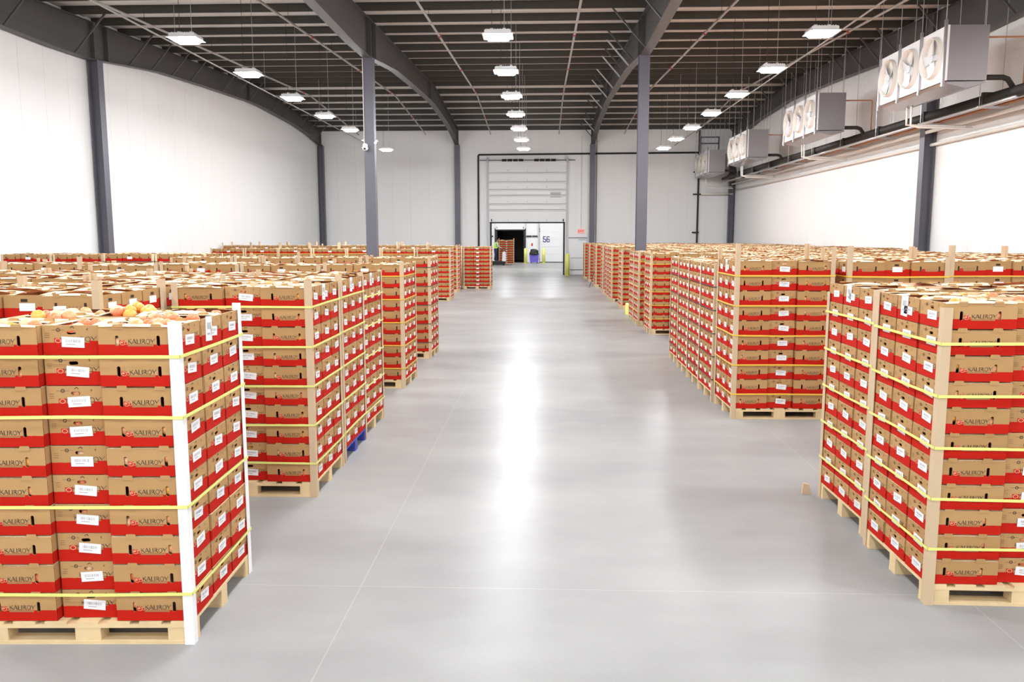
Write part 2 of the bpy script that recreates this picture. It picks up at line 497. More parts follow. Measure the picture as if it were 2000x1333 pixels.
# ------------------------------------------------------------------ sprinkler lines under the purlins
for si, X in enumerate((-10.7, -6.8, -3.05, 0.88, 4.62, 8.69)):
    z = lambda y: roofline(y) - 0.40
    s = MB().tube([(0, YB + 1 - 30, z(YB + 1)), (0, RIDGE - 30, z(RIDGE - .01)), (0, 47.2 - 30, z(47.2)), (0, 47.8 - 30, z(47.8) - .03)], 0.034, 8).obj("sprinkler_pipe", M_SPRPIPE, None, True, (X, 30, 0))
    tag(s, "thin steel sprinkler pipe under the purlins, %s of six from the left" % ordn[si], "pipe", "sprinkler pipes")
    for y in (24.5, 30.7, 36.9, 43.0):
        MB().tube([(0, y - 30 - .05, z(y) + .0), (0, y - 30 + .05, z(y))], 0.055, 8).obj("coupling", M_REDC, s)
    for y in (22.3, 26.8, 31.4, 35.9, 40.5, 45.0):
        MB().tube([(0, y - 30, z(y)), (0, y - 30, roofline(y) + .03)], 0.006, 5).obj("hanger_rod", M_BLACK, s)
for X, l in ((-9.75, "left row of lights"), (7.35, "right row of lights")):
    s = MB().tube([(0, -25, 7.35), (0, 17, 7.35)], 0.022, 6).obj("conduit", M_SPRPIPE, None, True, (X, 30, 0))
    tag(s, "thin level grey conduit beside the " + l, "conduit")
    for y in (-22, -15, -8, -1, 6, 13):
        MB().tube([(0, y, 7.35), (0, y, roofline(y + 30) + .03)], 0.006, 5).obj("hanger_rod", M_ROD, s)

# dome camera and its conduit on the left column
cm = empty("dome_camera", (COLX[1] - 0.10, 24.2 - 0.15, 4.85))
tag(cm, "small white dome camera on the grey column left of the aisle", "camera")
MB().tube([(0, 0, 0.06), (0, -0.10, 0.06)], 0.07, 14).obj("mount", M_WHITE, cm, True)
dm = MB().tube([(0, -0.10, 0.02), (0, -0.10, -0.02), (0, -0.10, -0.06), (0, -0.10, -0.085)], [0.085, 0.085, 0.065, 0.02], 14).obj("dome", M_WHITE, cm, True)
MB().tube([(0, -0.185, -0.01), (0, -0.165, -0.045)], [0.03, 0.03], 10).obj("lens", M_BLACK, cm, True)
MB().tube([(-0.04, -0.02, 0.1), (-0.04, -0.02, 2.52)], 0.012, 6).obj("conduit", M_PVC, cm)
cm2 = empty("bullet_camera", (COLX[1] + 0.16, 24.0, 5.0))
tag(cm2, "tiny white bullet camera on the right side of the left column", "camera")
MB().tube([(0, 0, 0), (0.05, -0.05, 0)], 0.012, 6).obj("bracket", M_WHITE, cm2)
MB().tube([(0.05, -0.02, 0), (0.05, -0.14, -0.02)], 0.035, 10).obj("body", M_WHITE, cm2)
cm3 = empty("bullet_camera", (COLX[1] + 0.13, 48.48, 4.45))
tag(cm3, "tiny white bullet camera on the far column left of the door", "camera")
MB().tube([(-0.03, 0.08, 0), (0.12, -0.05, 0)], 0.015, 6).obj("bracket", M_WHITE, cm3)
MB().tube([(0.12, -0.02, 0), (0.16, -0.16, -0.03)], 0.05, 10).obj("body", M_WHITE, cm3)

# ------------------------------------------------------------------ air coolers along the right wall
def cooler_parts():
    parts = []
    L_, D_, H_ = 3.55, 0.87, 1.17      # along y, along x, height (origin: fan face, near end, bottom)
    b = MB(); b.box(0.02, D_, 0, L_, 0.0, H_); parts.append(("casing", b.mesh("casing", M_GALV), None))
    f = MB()                            # fan panel with three round openings
    cy = [0.62, 1.78, 2.94]; R = 0.46
    yb = [0.0, 1.20, 2.36, L_]
    for i in range(3):
        outer = [(yb[i], 0), (yb[i+1], 0), (yb[i+1], H_), (yb[i], H_)]
        circ = [(cy[i] + R * math.cos(2 * math.pi * q / 28), H_ / 2 + R * math.sin(2 * math.pi * q / 28)) for q in range(28)]
        V = [Vector((p[0], p[1], 0)) for p in outer]; W = [Vector((p[0], p[1], 0)) for p in circ]
        allp = outer + circ
        for t in tessellate_polygon([V, W]):
            pts = [(-0.02, allp[j][0], allp[j][1]) for j in t]
            n = (Vector(pts[1]) - Vector(pts[0])).cross(Vector(pts[2]) - Vector(pts[0]))
            f.face(pts if n.x < 0 else pts[::-1])
    f.box(-0.02, 0.02, -0.004, 0.0, 0, H_); f.box(-0.02, 0.02, L_, L_ + .004, 0, H_); f.box(-0.02, 0.02, 0, L_, -0.004, 0); f.box(-0.02, 0.02, 0, L_, H_, H_ + .004)
    parts.append(("fan_panel", f.mesh("fan_panel", M_WHITE), None))
    for i in range(3):
        c = MB(); c.tube([(0.018, cy[i], H_/2), (-0.05, cy[i], H_/2), (-0.13, cy[i], H_/2)], [R, R, R - 0.01], 28, caps=False)
        c.tube([(-0.13, cy[i], H_/2), (-0.12, cy[i], H_/2), (0.015, cy[i], H_/2)], [R - 0.012, R - 0.03, R - 0.03], 28, caps=False)
        parts.append(("fan_shroud", c.mesh("fan_shroud", M_PVC, True), None))
        fb = MB(); fb.tube([(-0.075, cy[i], H_/2), (0.008, cy[i], H_/2)], 0.09, 14)
        for q in range(4):
            a = q * math.pi / 2 + 0.4 * i
            def P(r, w, dx): return (-0.045 + dx * .7, cy[i] + r * math.cos(a) - w * math.sin(a), H_/2 + r * math.sin(a) + w * math.cos(a))
            fb.face([P(.07, -.06, .03), P(.41, -.12, .05), P(.41, .12, -.05), P(.07, .06, -.03)])
            fb.face([P(.07, -.06, .032), P(.07, .06, -.028), P(.41, .12, -.048), P(.41, -.12, .052)])
        parts.append(("fan_blade_set", fb.mesh("fan_blade_set", M_GREYW), None))
        parts.append(("backing_disc", MB().tube([(0.010, cy[i], H_/2), (0.019, cy[i], H_/2)], R - 0.002, 28).mesh("backing_disc", M_PVC), None))
    p = MB(); p.prism([(0.0, -0.02), (D_, -0.02), (D_, -0.05), (0.45, -0.16), (0.05, -0.07)], 1, 0.02, L_ - 0.02)
    parts.append(("drain_pan", p.mesh("drain_pan", M_GALV), None))
    for y in (0.04, 1.19, 2.35, L_ - 0.04):
        parts.append(("hanger_bracket", MB().box(-0.075, -0.021, y - .03, y + .03, -0.12, H_ + .12).mesh("hanger_bracket", M_GALV), None))
    parts.append(("junction_box", MB().box(0.02, 0.25, L_, L_ + 0.18, 0.35, 0.9).mesh("junction_box", M_GREYW), None))
    return parts
CP = cooler_parts()
cool_desc = ["largest and nearest", "second nearest", "third nearest", "farthest"]
for ki, y0 in enumerate((18.75, 27.2, 36.2, 44.6)):
    x0, z0 = 8.80, 5.68
    o = empty("air_cooler", (x0, y0, z0))
    tag(o, "%s galvanised three-fan air cooler hung along the right wall" % cool_desc[ki], "air cooler", "air coolers on the right wall")
    last = None
    for n, me, _ in CP:
        q = link(n, me, last if n == "fan_blade_set" else o)
        if n == "fan_shroud": last = q
    for y in (0.04, 1.19, 2.35, 3.51):
        for x in (-0.048, 0.80):
            MB().tube([(x, y, 1.17 if x > 0 else 1.28), (x, y, roofline(y0 + y) - z0 + .02)], 0.009, 5).obj("hanger_rod", M_ROD, o)
    # suction elbow to the header, drain tails
    MB().tube([(0.87, 0.25, 0.10), (1.35, 0.25, 0.10), (1.46, 0.25, 0.06), (1.62, 0.25, -0.16)], 0.06, 10).obj("suction_elbow", M_BLKPIPE, o, True)
    MB().tube([(0.87, 0.2, 0.95), (1.75, 0.2, 0.95), (1.78, 0.2, 0.92), (1.78, 0.2, -0.05)], 0.022, 8).obj("liquid_pipe", M_COPPER, o, True)
    MB().tube([(0.42, 2.6, -0.16), (0.42, 2.6, -0.62), (0.6, 2.55, -0.68), (1.9, 2.5, -0.72)], 0.03, 8).obj("drain_pipe", M_PVC, o, True)
    MB().tube([(0.42, 2.85, -0.16), (0.42, 2.85, -0.58), (1.9, 2.85, -0.62)], 0.03, 8).obj("drain_pipe", M_PVC, o, True)

hd = MB(); hd.tube([(0, -10, 0), (0, 19.0, 0.15)], 0.13, 14)
hd = hd.obj("pipe_header", M_BLKPIPE, None, True, (10.45, 28.0, 5.47))
tag(hd, "thick black insulated pipe running under the air coolers", "pipe")
MB().tube([(0, 14.0, 0.1), (0, 18.6, 0.12), (0, 20.7, 0.12)], 0.08, 12).obj("reducer", M_BLKPIPE, hd, True)
for y in range(-8, 19, 3):
    hb = MB(); hb.box(-0.3, 0.42, y - .025, y + .025, -0.21, -0.155); hb.obj("trapeze_channel", M_ROD, hd)
    for x in (-0.26, 0.25):
        MB().tube([(x, y, -0.21), (x, y, roofline(28 + y) - 5.47 + .02)], 0.008, 5).obj("hanger_rod", M_ROD, hd)
    MB().box(-0.16, 0.16, y + .06, y + .14, -0.14, 0.17).obj("clamp", M_BLKPIPE, hd)
for (x, z, r, mat, l, nm) in ((10.85, 5.20, 0.05, M_PVC, "upper cream drain pipe below the black pipe on the right wall", "drain_pipe"),
                      (11.06, 4.86, 0.045, M_PVC, "lower cream drain pipe along the right wall", "drain_pipe"),
                      (10.75, 5.36, 0.035, M_COPPER, "thin copper pipe beside the thick black pipe", "copper_pipe"),
                      (10.2, 5.28, 0.045, M_ROD, "slim grey conduit just under the thick black pipe", "conduit")):
    o = MB().tube([(0, -10, 0), (0, 19.5, 0.05)], r, 8).obj(nm, mat, None, True, (x, 28.5, z))
    tag(o, l, "pipe")
o = MB().tube([(0.35, 0, 0), (2.2, 0, 0)], 0.05, 8).obj("drain_pipe", M_PVC, None, True, (8.85, 48.6, 4.72))
tag(o, "short white pipe crossing the far right corner", "pipe")
fr = MB()
for x in (9.05, 10.1): fr.box(x - .03, x + .03, 48.4, 48.5, 6.6, 7.95)
for z in (7.0, 7.6, 7.95): fr.box(9.0, 10.15, 48.4, 48.5, z - .03, z + .03)
o = fr.obj("pipe_rack", M_STEEL); tag(o, "small dark steel rack high in the far right corner", "rack")

# ------------------------------------------------------------------ far wall: pipes, freight door, exit door
bp = MB().tube([(-3.85, 0, 0.0), (-3.85, 0, 6.98), (-3.80, 0, 7.05), (9.05, 0, 7.12)], 0.055, 8).obj("conduit", M_BLACK, None, False, (0, YF - 0.07, 0))
tag(bp, "black conduit framing the freight door and crossing the far wall", "conduit")
for z in (1.5, 3.0, 4.5, 6.0): MB().box(-3.93, -3.77, -.02, .05, z - .02, z + .02).obj("pipe_clip", M_WHITE, bp)
bp = MB().tube([(9.06, 0, 0.0), (9.06, 0, 9.0 - 0.6)], 0.055, 8).obj("conduit", M_BLACK, None, False, (0, YF - 0.07, 0))
tag(bp, "upright black conduit on the far wall near the right corner", "conduit")
for z in (2.5, 4.72, 6.0): MB().box(-0.3 + 9.06, 9.06 + (0.1 if z != 4.72 else 1.75), -.05, .03, z - .04, z + .04).obj("cross_arm", M_BLACK, bp)
bp = MB().tube([(3.12, 0, 0.0), (3.12, 0, 8.2)], 0.03, 6).obj("conduit", M_SPRPIPE, None, False, (0, YF - 0.05, 0))
tag(bp, "thin grey conduit beside the far column right of the exit", "conduit")

fd = empty("freight_door", (0, YF, 0))
tag(fd, "raised white sectional freight door at the end of the aisle", "door")
zs = [3.12, 3.85, 4.20, 4.71, 5.04, 5.49, 6.02, 6.72]
for a, b in zip(zs[:-1], zs[1:]):
    s = MB()
    s.box(-3.24, 1.34, -0.10, -0.055, a + .012, b - .012)
    so = s.obj("door_section", M_WHITE, fd)
    MB().prism([(-0.10, b - .10), (-0.17, b - .075), (-0.17, b - .035), (-0.10, b - .012)], 0, -3.2, 1.30).obj("stiffening_rib", M_WHITE, so)
    if b - a > 0.45:
        for x in (-2.1, -0.95, 0.2):
            MB().box(x - .02, x + .02, -0.115, -0.10, a + .06, a + .16).obj("hinge", M_GREYW, so)
MB().box(0.38, 1.05, -0.115, -0.10, 4.55, 4.88).obj("window_frame", M_GREYW, fd)
MB().box(0.43, 1.00, -0.12, -0.114, 4.60, 4.83).obj("window_pane", M_GLASS, fd)
for x in (-3.30, 1.38):
    t = MB(); t.box(x - .05, x + .05, -0.14, -0.02, 0, 6.95); t.obj("track", M_GREYW, fd)
    MB().box(x - .10, x + .10, -0.06, -0.015, 0.0, 6.75).obj("jamb_angle", M_WHITE, fd)
MB().tube([(-3.75, -0.16, 6.72), (1.85, -0.16, 6.72)], 0.025, 8).obj("torsion_shaft", M_STEEL, fd)
for xa, n in ((-2.45, 4), (-0.55, 4)):
    for i in range(n):
        x = xa + i * 0.33
        MB().tube([(x, -0.16, 6.72), (x + .27, -0.16, 6.72)], 0.075, 10).obj("torsion_spring", M_BLACK, fd)
for x in (-3.30, 1.38):
    MB().tube([(x - .04, -0.16, 6.72), (x + .04, -0.16, 6.72)], 0.12, 12).obj("cable_drum", M_GREYW, fd)
j = MB(); j.box(DX0, DX0 + .09, -0.05, 0.16, 0, DZ); j.box(DX1 - .09, DX1, -0.05, 0.16, 0, DZ); j.box(DX0, DX1, -0.05, 0.16, DZ - .07, DZ)
j.obj("black_seal", M_BLACK, fd)
for x in (-3.08, 1.18): MB().box(x - .03, x + .03, -0.14, -0.10, 3.16, 3.30).obj("bottom_bracket", M_BLACK, fd)

ed = empty("door_1", (2.05, YF, 0)); struct(ed); ed["label"] = "plain white personnel door beside the freight door"
MB().box(-0.53, 0.53, -0.05, -0.004, 0, 2.2).obj("frame", M_WHITE, ed); MB().box(-0.55, 0.55, -0.085, -0.004, 2.17, 2.21).obj("dark_gap_strip", M_STEEL, ed)  # dark strip added to paint in the shaded gap line above the leaf
lf = MB().box(-0.48, 0.48, -0.075, -0.05, 0.012, 2.14).obj("door_leaf", M_WHITE, ed)
MB().box(0.05, 0.45, -0.12, -0.076, 2.06, 2.12).obj("closer", M_GREYW, lf)
MB().box(-0.46, 0.46, -0.10, -0.076, 0.28, 0.31).obj("kick_rail", M_BLACK, lf)
MB().box(-0.42, 0.3, -0.10, -0.076, 0.98, 1.04).obj("push_bar", M_GREYW, lf)
ex = empty("exit_sign", (2.23, YF, 2.58)); tag(ex, "small pale red exit sign above the personnel door", "exit sign")
MB().box(-0.2, 0.2, -0.07, -0.01, -0.12, 0.12).obj("housing", M_EXIT, ex)
MB().tube([(0, -0.03, 0.12), (0, -0.03, 5.5)], 0.012, 6).obj("conduit", M_GREYW, ex)

# ------------------------------------------------------------------ text helper (built-in font, no files)
def text_mesh(name, txt, size, mat, bold=0.0, sx=1.0, ext=0.004):
    cu = bpy.data.curves.new(name, 'FONT'); cu.body = txt; cu.size = size; cu.extrude = ext; cu.offset = bold
    cu.align_x = 'CENTER'; cu.align_y = 'CENTER'
    o = bpy.data.objects.new(name, cu); COL.objects.link(o)
    dg = bpy.context.evaluated_depsgraph_get()
    me = bpy.data.meshes.new_from_object(o.evaluated_get(dg))
    bpy.data.objects.remove(o)
    for v in me.vertices:      # stand the text up facing -y
        x, y, z = v.co; v.co = (x * sx, -z, y)
    me.materials.clear(); me.materials.append(mat)
    return me
xo = link("lettering", text_mesh("lettering", "EXIT", 0.17, M_EXITINK, 0.003), ex, (0, -0.072, 0))

# ------------------------------------------------------------------ dock room beyond the door
Y2 = 71.6
RX0, RX1, RZ = -9.0, 7.0, 6.2
struct(MB().box(RX0 - .1, RX0, YF + .16, Y2, 0, RZ).obj("wall_dock_left", M_WALL))
struct(MB().box(RX1, RX1 + .1, YF + .16, Y2, 0, RZ).obj("wall_dock_right", M_WALL))
struct(MB().box(RX0 - .1, RX1 + .1, YF + .16, Y2 + .2, RZ, RZ + .1).obj("ceiling_dock", M_DECK))
OX0, OX1, OZ = -4.15, -1.62, 2.85
w = MB(); w.box(RX0, OX0, Y2, Y2 + .15, 0, RZ); w.box(OX1, RX1, Y2, Y2 + .15, 0, RZ); w.box(OX0, OX1, Y2, Y2 + .15, OZ, RZ)
struct(w.obj("wall_dock_end", M_WALL))
for x in (-7, -3.0, 0.6, 4.5):
    for y in (56, 66):
        o = empty("high_bay_light", (x, y, 5.9))
        tag(o, "lit high-bay light in the dock room beyond the freight door", "ceiling light", "dock room lights")
        link("lens", lens_me, o); link("housing", body_me, o); link("reflector_rim", rim_me, o)
        MB().tube([(0, 0, .05), (0, 0, .3)], 0.01, 5).obj("hanger_rod", M_ROD, o)
dd = empty("dock_door", (0, Y2, 0)); tag(dd, "open dock doorway with a black seal and dark trailer inside", "door")
d = MB()
for x in (OX0, OX1): d.box(x - .09, x + .09, -0.12, 0.0, 0, OZ + .12)
d.box(OX0 - .09, OX1 + .09, -0.12, 0.0, OZ - .03, OZ + .12); d.obj("black_seal", M_BLACK, dd)
MB().box(OX0 - .02, OX1 + .02, -0.16, -0.125, OZ + .02, 3.9).obj("raised_panel", M_WHITE, dd)
for x in (OX0 + .12, OX1 - .12): MB().box(x - .025, x + .025, -0.19, -0.16, 2.95, 3.1).obj("bracket", M_BLACK, dd)
t = MB(); t.box(OX0 + .08, OX0 + .12, 0.16, 9.0, 0.0, 2.75); t.box(OX1 - .12, OX1 - .08, 0.16, 9.0, 0, 2.75); t.box(OX0 + .08, OX1 - .08, 8.96, 9.0, 0, 2.75)
t.box(OX0 + .08, OX1 - .08, 0.16, 9.0, 2.75, 2.8); t.box(OX0 + .08, OX1 - .08, 0.16, 9.0, -0.06, -0.004)
t.obj("trailer_interior", M_TRAILER, dd)
d5 = empty("dock_door", (0, Y2, 0)); tag(d5, "closed white dock door numbered 56", "door")
for i in range(5): MB().box(-0.30, 2.25, -0.10, -0.05, 0.06 + i * 0.66, 0.06 + i * 0.66 + 0.65).obj("door_section", M_WHITE, d5)
MB().box(-0.30, 2.25, -0.11, -0.04, 0.0, 0.055).obj("bottom_seal", M_BLACK, d5)
for x in (-0.40, 2.35): MB().box(x - .05, x + .05, -0.14, -0.01, 0, 3.9).obj("track", M_GREYW, d5)
for z in (2.85, 2.65, 0.25): MB().box(-0.36, -0.30, -0.16, -0.10, z, z + .09).obj("hinge", M_BLACK, d5)
five = [(.03, .50, .25, .50), (.04, .545, .04, .26), (.04, .29, .20, .29), (.20, .29, .245, .25), (.245, .26, .245, .09), (.245, .10, .20, .04), (.21, .045, .07, .045), (.08, .045, .03, .10), (.035, .08, .035, .16)]
six = [(.24, .44, .24, .48), (.245, .46, .20, .505), (.21, .50, .08, .50), (.09, .505, .04, .46), (.04, .47, .04, .08), (.035, .09, .08, .04), (.07, .045, .21, .045), (.20, .04, .245, .09), (.24, .08, .24, .25), (.245, .24, .20, .295), (.21, .29, .04, .29)]
for segs, dx in ((five, 0.0), (six, 0.31)):
    mb = MB()
    for x0, z0, x1, z1 in segs:
        d = Vector((x1 - x0, 0, z1 - z0)).normalized(); n_ = Vector((-d.z, 0, d.x)) * .036
        p, q = Vector((x0, 0, z0)), Vector((x1, 0, z1))
        mb.prism([(v.x, v.z) for v in (p - n_, q - n_, q + n_, p + n_)], 1, -.004, .004)
    mb.obj("numeral", M_NAVY, d5, loc=(-0.03 + dx, -0.106, 1.74))
# dock bumper rail, conduit posts and small sign between the doors
br = empty("wall_rail", (-1.0, Y2, 2.28)); tag(br, "black rail on the wall between dock doorway and door 56", "rail")
MB().box(-0.48, -0.02, -0.12, -0.01, -0.06, 0.06).obj("bar", M_BLACK, br); MB().box(0.04, 0.50, -0.12, -0.01, -0.06, 0.06).obj("bar", M_BLACK, br)
br = empty("wall_rail", (-4.55, Y2, 2.28)); tag(br, "short black rail left of the dock doorway", "rail")
MB().box(-0.2, 0.15, -0.12, -0.01, -0.06, 0.06).obj("bar", M_BLACK, br)
MB().tube([(-0.22, -0.06, -2.28), (-0.22, -0.06, 1.6)], 0.06, 8).obj("riser", M_GREYW, br)
sg = MB().box(-0.07, 0.07, -0.02, 0, -0.12, 0.12).obj("notice", M_EXITINK, None, False, (-0.98, Y2 - .003, 1.55)); tag(sg, "tiny red notice on the dock wall", "notice")

def bollard(x, y, h, r, label):
    b = MB().tube([(0, 0, 0), (0, 0, h - r * .6), (0, 0, h - r * .2), (0, 0, h)], [r, r, r * .75, r * .15], 16).obj("bollard", M_YELLOW, None, True, (x, y, 0))
    tag(b, label, "bollard", "yellow bollards")
    MB().tube([(0, 0, 0), (0, 0, .012)], r * 1.5, 16).obj("base_flange", M_YELLOW, b)
bollard(1.40, 47.7, 1.30, 0.13, "yellow bollard nearest the viewer, at the right door jamb")
bollard(-1.50, 69.2, 1.28, 0.13, "yellow bollard on the left of the violet bin")
bollard(0.04, 69.2, 1.28, 0.13, "yellow bollard on the right of the violet bin")

bn = empty("wheeled_bin", (-0.78, 69.5, 0)); tag(bn, "violet wheeled bin topped with a black bag", "bin")
b = MB(); b.prism([(-0.34, 0.08), (0.34, 0.08), (0.40, 0.72), (-0.40, 0.72)], 1, -0.3, 0.3); b.obj("tub", M_PURPLE, bn)
for z in (0.25, 0.45, 0.62): MB().box(-0.30, 0.30, -0.315, -0.30, z, z + .05).obj("rib", M_PURPLE, bn)
for x in (-0.25, 0.25):
    for y in (-0.2, 0.2): MB().tube([(x - .03, y, .05), (x + .03, y, .05)], 0.05, 10).obj("wheel", M_BLACK, bn)
bag = MB().tube([(0, 0, .70), (0, 0, .80), (.02, 0, 1.0), (.05, 0, 1.12), (.06, 0, 1.20)], [.40, .42, .34, .36, .12], 9).obj("black_bag", M_BLACK, bn, True)
MB().box(-0.12, 0.2, -0.36, -0.30, .82, .86).obj("handle", M_GREYW, bn)

# ------------------------------------------------------------------ worker on a rider pallet truck
tk = empty("pallet_truck", (-3.55, 64.3, 0), 0.0); tag(tk, "black rider pallet truck carrying the load at the dock", "pallet truck")
c = MB(); c.prism([(-0.55, 0.05), (0.55, 0.05), (0.55, 0.26), (0.40, 0.34), (-0.50, 0.34), (-0.55, 0.28)], 1, -0.38, 0.38); c.obj("platform", M_BLACK, tk)
c = MB(); c.prism([(0.32, 0.34), (0.60, 0.34), (0.60, 1.0), (0.46, 1.1), (0.36, 1.05)], 1, -0.36, 0.36); c.obj("power_unit", M_WHITE, tk)
MB().tube([(0.42, 0, 1.05), (0.30, 0, 1.22), (0.26, 0, 1.30)], 0.035, 8).obj("steering_arm", M_BLACK, tk); arm = tk.children[-1]
MB().tube([(0.26, -0.22, 1.30), (0.26, 0.22, 1.30)], 0.03, 8).obj("handlebar", M_BLACK, arm)
for y in (-0.2, 0.2): MB().box(0.6, 1.15, y - .08, y + .08, 0.03, 0.09).obj("fork", M_STEEL, tk)
for x in (-0.4, 0.42):
    for y in (-0.3, 0.3): MB().tube([(x, y - .04, .08), (x, y + .04, .08)], 0.08, 12).obj("wheel", M_BLACK, tk)

def person():
    """worker seen from behind and the side, leaning on the handlebar"""
    root = empty("person", (-3.78, 64.3, 0.345)); tag(root, "person in a yellow hi-vis vest riding the pallet truck", "person")
    J = {"pelvis": ((0, 0, .93), .15), "waist": ((.02, 0, 1.07), .135), "chest": ((.08, 0, 1.30), .165), "neck": ((.13, 0, 1.46), .06),
         "head0": ((.16, 0, 1.53), .075), "head1": ((.18, 0, 1.62), .10), "head2": ((.18, 0, 1.70), .075),
         "hipL": ((0, .10, .88), .105), "kneeL": ((.06, .11, .48), .07), "ankL": ((.0, .11, .09), .045), "toeL": ((.15, .12, .04), .04),
         "hipR": ((0, -.10, .88), .105), "kneeR": ((.02, -.11, .48), .07), "ankR": ((-.06, -.11, .09), .045), "toeR": ((.10, -.12, .04), .04),
         "shL": ((.09, .19, 1.40), .065), "elL": ((.22, .24, 1.16), .05), "wrL": ((.42, .16, 1.04), .034), "haL": ((.47, .15, 1.02), .036),
         "shR": ((.09, -.19, 1.40), .065), "elR": ((.22, -.26, 1.16), .05), "wrR": ((.42, -.16, 1.04), .034), "haR": ((.47, -.15, 1.02), .036)}
    E = [("pelvis", "waist"), ("waist", "chest"), ("chest", "neck"), ("neck", "head0"), ("head0", "head1"), ("head1", "head2")]
    for s in "LR":
        E += [("pelvis", "hip" + s), ("hip" + s, "knee" + s), ("knee" + s, "ank" + s), ("ank" + s, "toe" + s),
              ("chest", "sh" + s), ("sh" + s, "el" + s), ("el" + s, "wr" + s), ("wr" + s, "ha" + s)]
    names = list(J); me = bpy.data.meshes.new("body")
    # fingers: short chains from each hand
    verts = [J[n][0] for n in names]; rad = [J[n][1] for n in names]
    edges = [(names.index(a), names.index(b)) for a, b in E]
    for s, sg in (("L", 1), ("R", -1)):
        hx, hy, hz = J["ha" + s][0]; hi = names.index("ha" + s)
        for q, (dy, ln) in enumerate(((-.03, .07), (-.010, .08), (.010, .075), (.03, .06))):
            i = len(verts)
            verts += [(hx + .035, hy + dy, hz - .005), (hx + .035 + ln * .5, hy + dy, hz - .03)]
            rad += [.011, .009]; edges += [(hi, i), (i, i + 1)]
        i = len(verts); verts += [(hx - .005, hy - sg * .045, hz + .0), (hx + .02, hy - sg * .06, hz - .02)]; rad += [.012, .010]; edges += [(hi, i), (i, i + 1)]
    me.from_pydata(verts, edges, [])
    o = bpy.data.objects.new("body", me); COL.objects.link(o)
    sk = o.modifiers.new("skin", 'SKIN'); o.modifiers.new("sub", 'SUBSURF').levels = 2
    for i, r in enumerate(rad): me.skin_vertices[0].data[i].radius = (r, r)
    me.skin_vertices[0].data[0].use_root = True
    dg = bpy.context.evaluated_depsgraph_get()
    bm_ = bpy.data.meshes.new_from_object(o.evaluated_get(dg))
    bpy.data.objects.remove(o)
    bm_.name = "body"
    bm_.materials.clear()
    for m in (M_SKIN, M_SHIRT, M_JEANS, M_BLACK, M_HAIR): bm_.materials.append(m)
    for p in bm_.polygons:
        x, y, z = p.center
        if z < .10: mi = 3
        elif z < .98 and not (x > .3): mi = 2
        elif z < 1.47 and not (x > .40): mi = 1
        elif z > 1.63 or (z > 1.55 and x < .15): mi = 4
        else: mi = 0
        p.material_index = mi; p.use_smooth = True
    body = link("body", bm_, root)
    # vest: shell round the torso
    v = MB(); rings = [(.035, 1.00, .165, .175), (.05, 1.12, .170, .180), (.075, 1.27, .185, .205), (.09, 1.40, .15, .20), (.12, 1.47, .08, .11)]
    n = 16
    for (x, z, rx, ry), (x2, z2, rx2, ry2) in zip(rings[:-1], rings[1:]):
        for q in range(n):
            a, b2 = 2 * math.pi * q / n, 2 * math.pi * (q + 1) / n
            v.face([(x + rx * math.cos(a), ry * math.sin(a), z), (x + rx * math.cos(b2), ry * math.sin(b2), z),
                    (x2 + rx2 * math.cos(b2), ry2 * math.sin(b2), z2), (x2 + rx2 * math.cos(a), ry2 * math.sin(a), z2)])
    v.obj("hi_vis_vest", M_VEST, root, True)
    # face: nose, eyes, ears
    MB().tube([(.27, 0, 1.62), (.295, 0, 1.59), (.27, 0, 1.58)], [.01, .016, .014], 6).obj("nose", M_SKIN, root, True)
    for y in (-.035, .035): MB().tube([(.262, y, 1.635), (.275, y, 1.635)], .011, 8).obj("eye", M_BLACK, root)
    for y in (-.098, .098): MB().tube([(.17, y, 1.65), (.165, y * 1.06, 1.62), (.175, y, 1.59)], .014, 6).obj("ear", M_SKIN, root, True)
    MB().bar((.268, -.022, 1.558), (.268, .022, 1.558), .008, .008).obj("mouth", M_REDP, root)
person()

# ------------------------------------------------------------------ cartons
CL, CS, CH = 0.430, 0.320, 0.172
def slot(cx, cz, hw, hh, n=10):
    """rounded slot outline, clockwise"""
    pts = []
    vert = hh > hw
    r = min(hw, hh); e = max(hw, hh) - r
    for q in range(n):
        a = -2 * math.pi * q / n + 0.3
        x, z = r * math.cos(a), r * math.sin(a)
        if vert: z += e if z > 0 else -e
        else: x += e if x > 0 else -e
        pts.append((cx + x, cz + z))
    return pts

def panel(mb, to3, outline, holes, uvf, m=0, depth=0.006, inward=None):
    V = [[Vector((p[0], p[1], 0)) for p in loop] for loop in [outline] + holes]
    allp = outline + [p for h in holes for p in h]
    for t in tessellate_polygon(V):
        a, b, c = [allp[i] for i in t]
        area = (b[0]-a[0]) * (c[1]-a[1]) - (c[0]-a[0]) * (b[1]-a[1])
        tri = (a, b, c) if area > 0 else (a, c, b)
        mb.face([to3(p, 0) for p in tri], m, [uvf(p) for p in tri])
    for h in holes:
        for i in range(len(h)):
            p, q = h[i], h[(i + 1) % len(h)]
            mb.face([to3(p, 0), to3(q, 0), to3(q, depth), to3(p, depth)], 0)

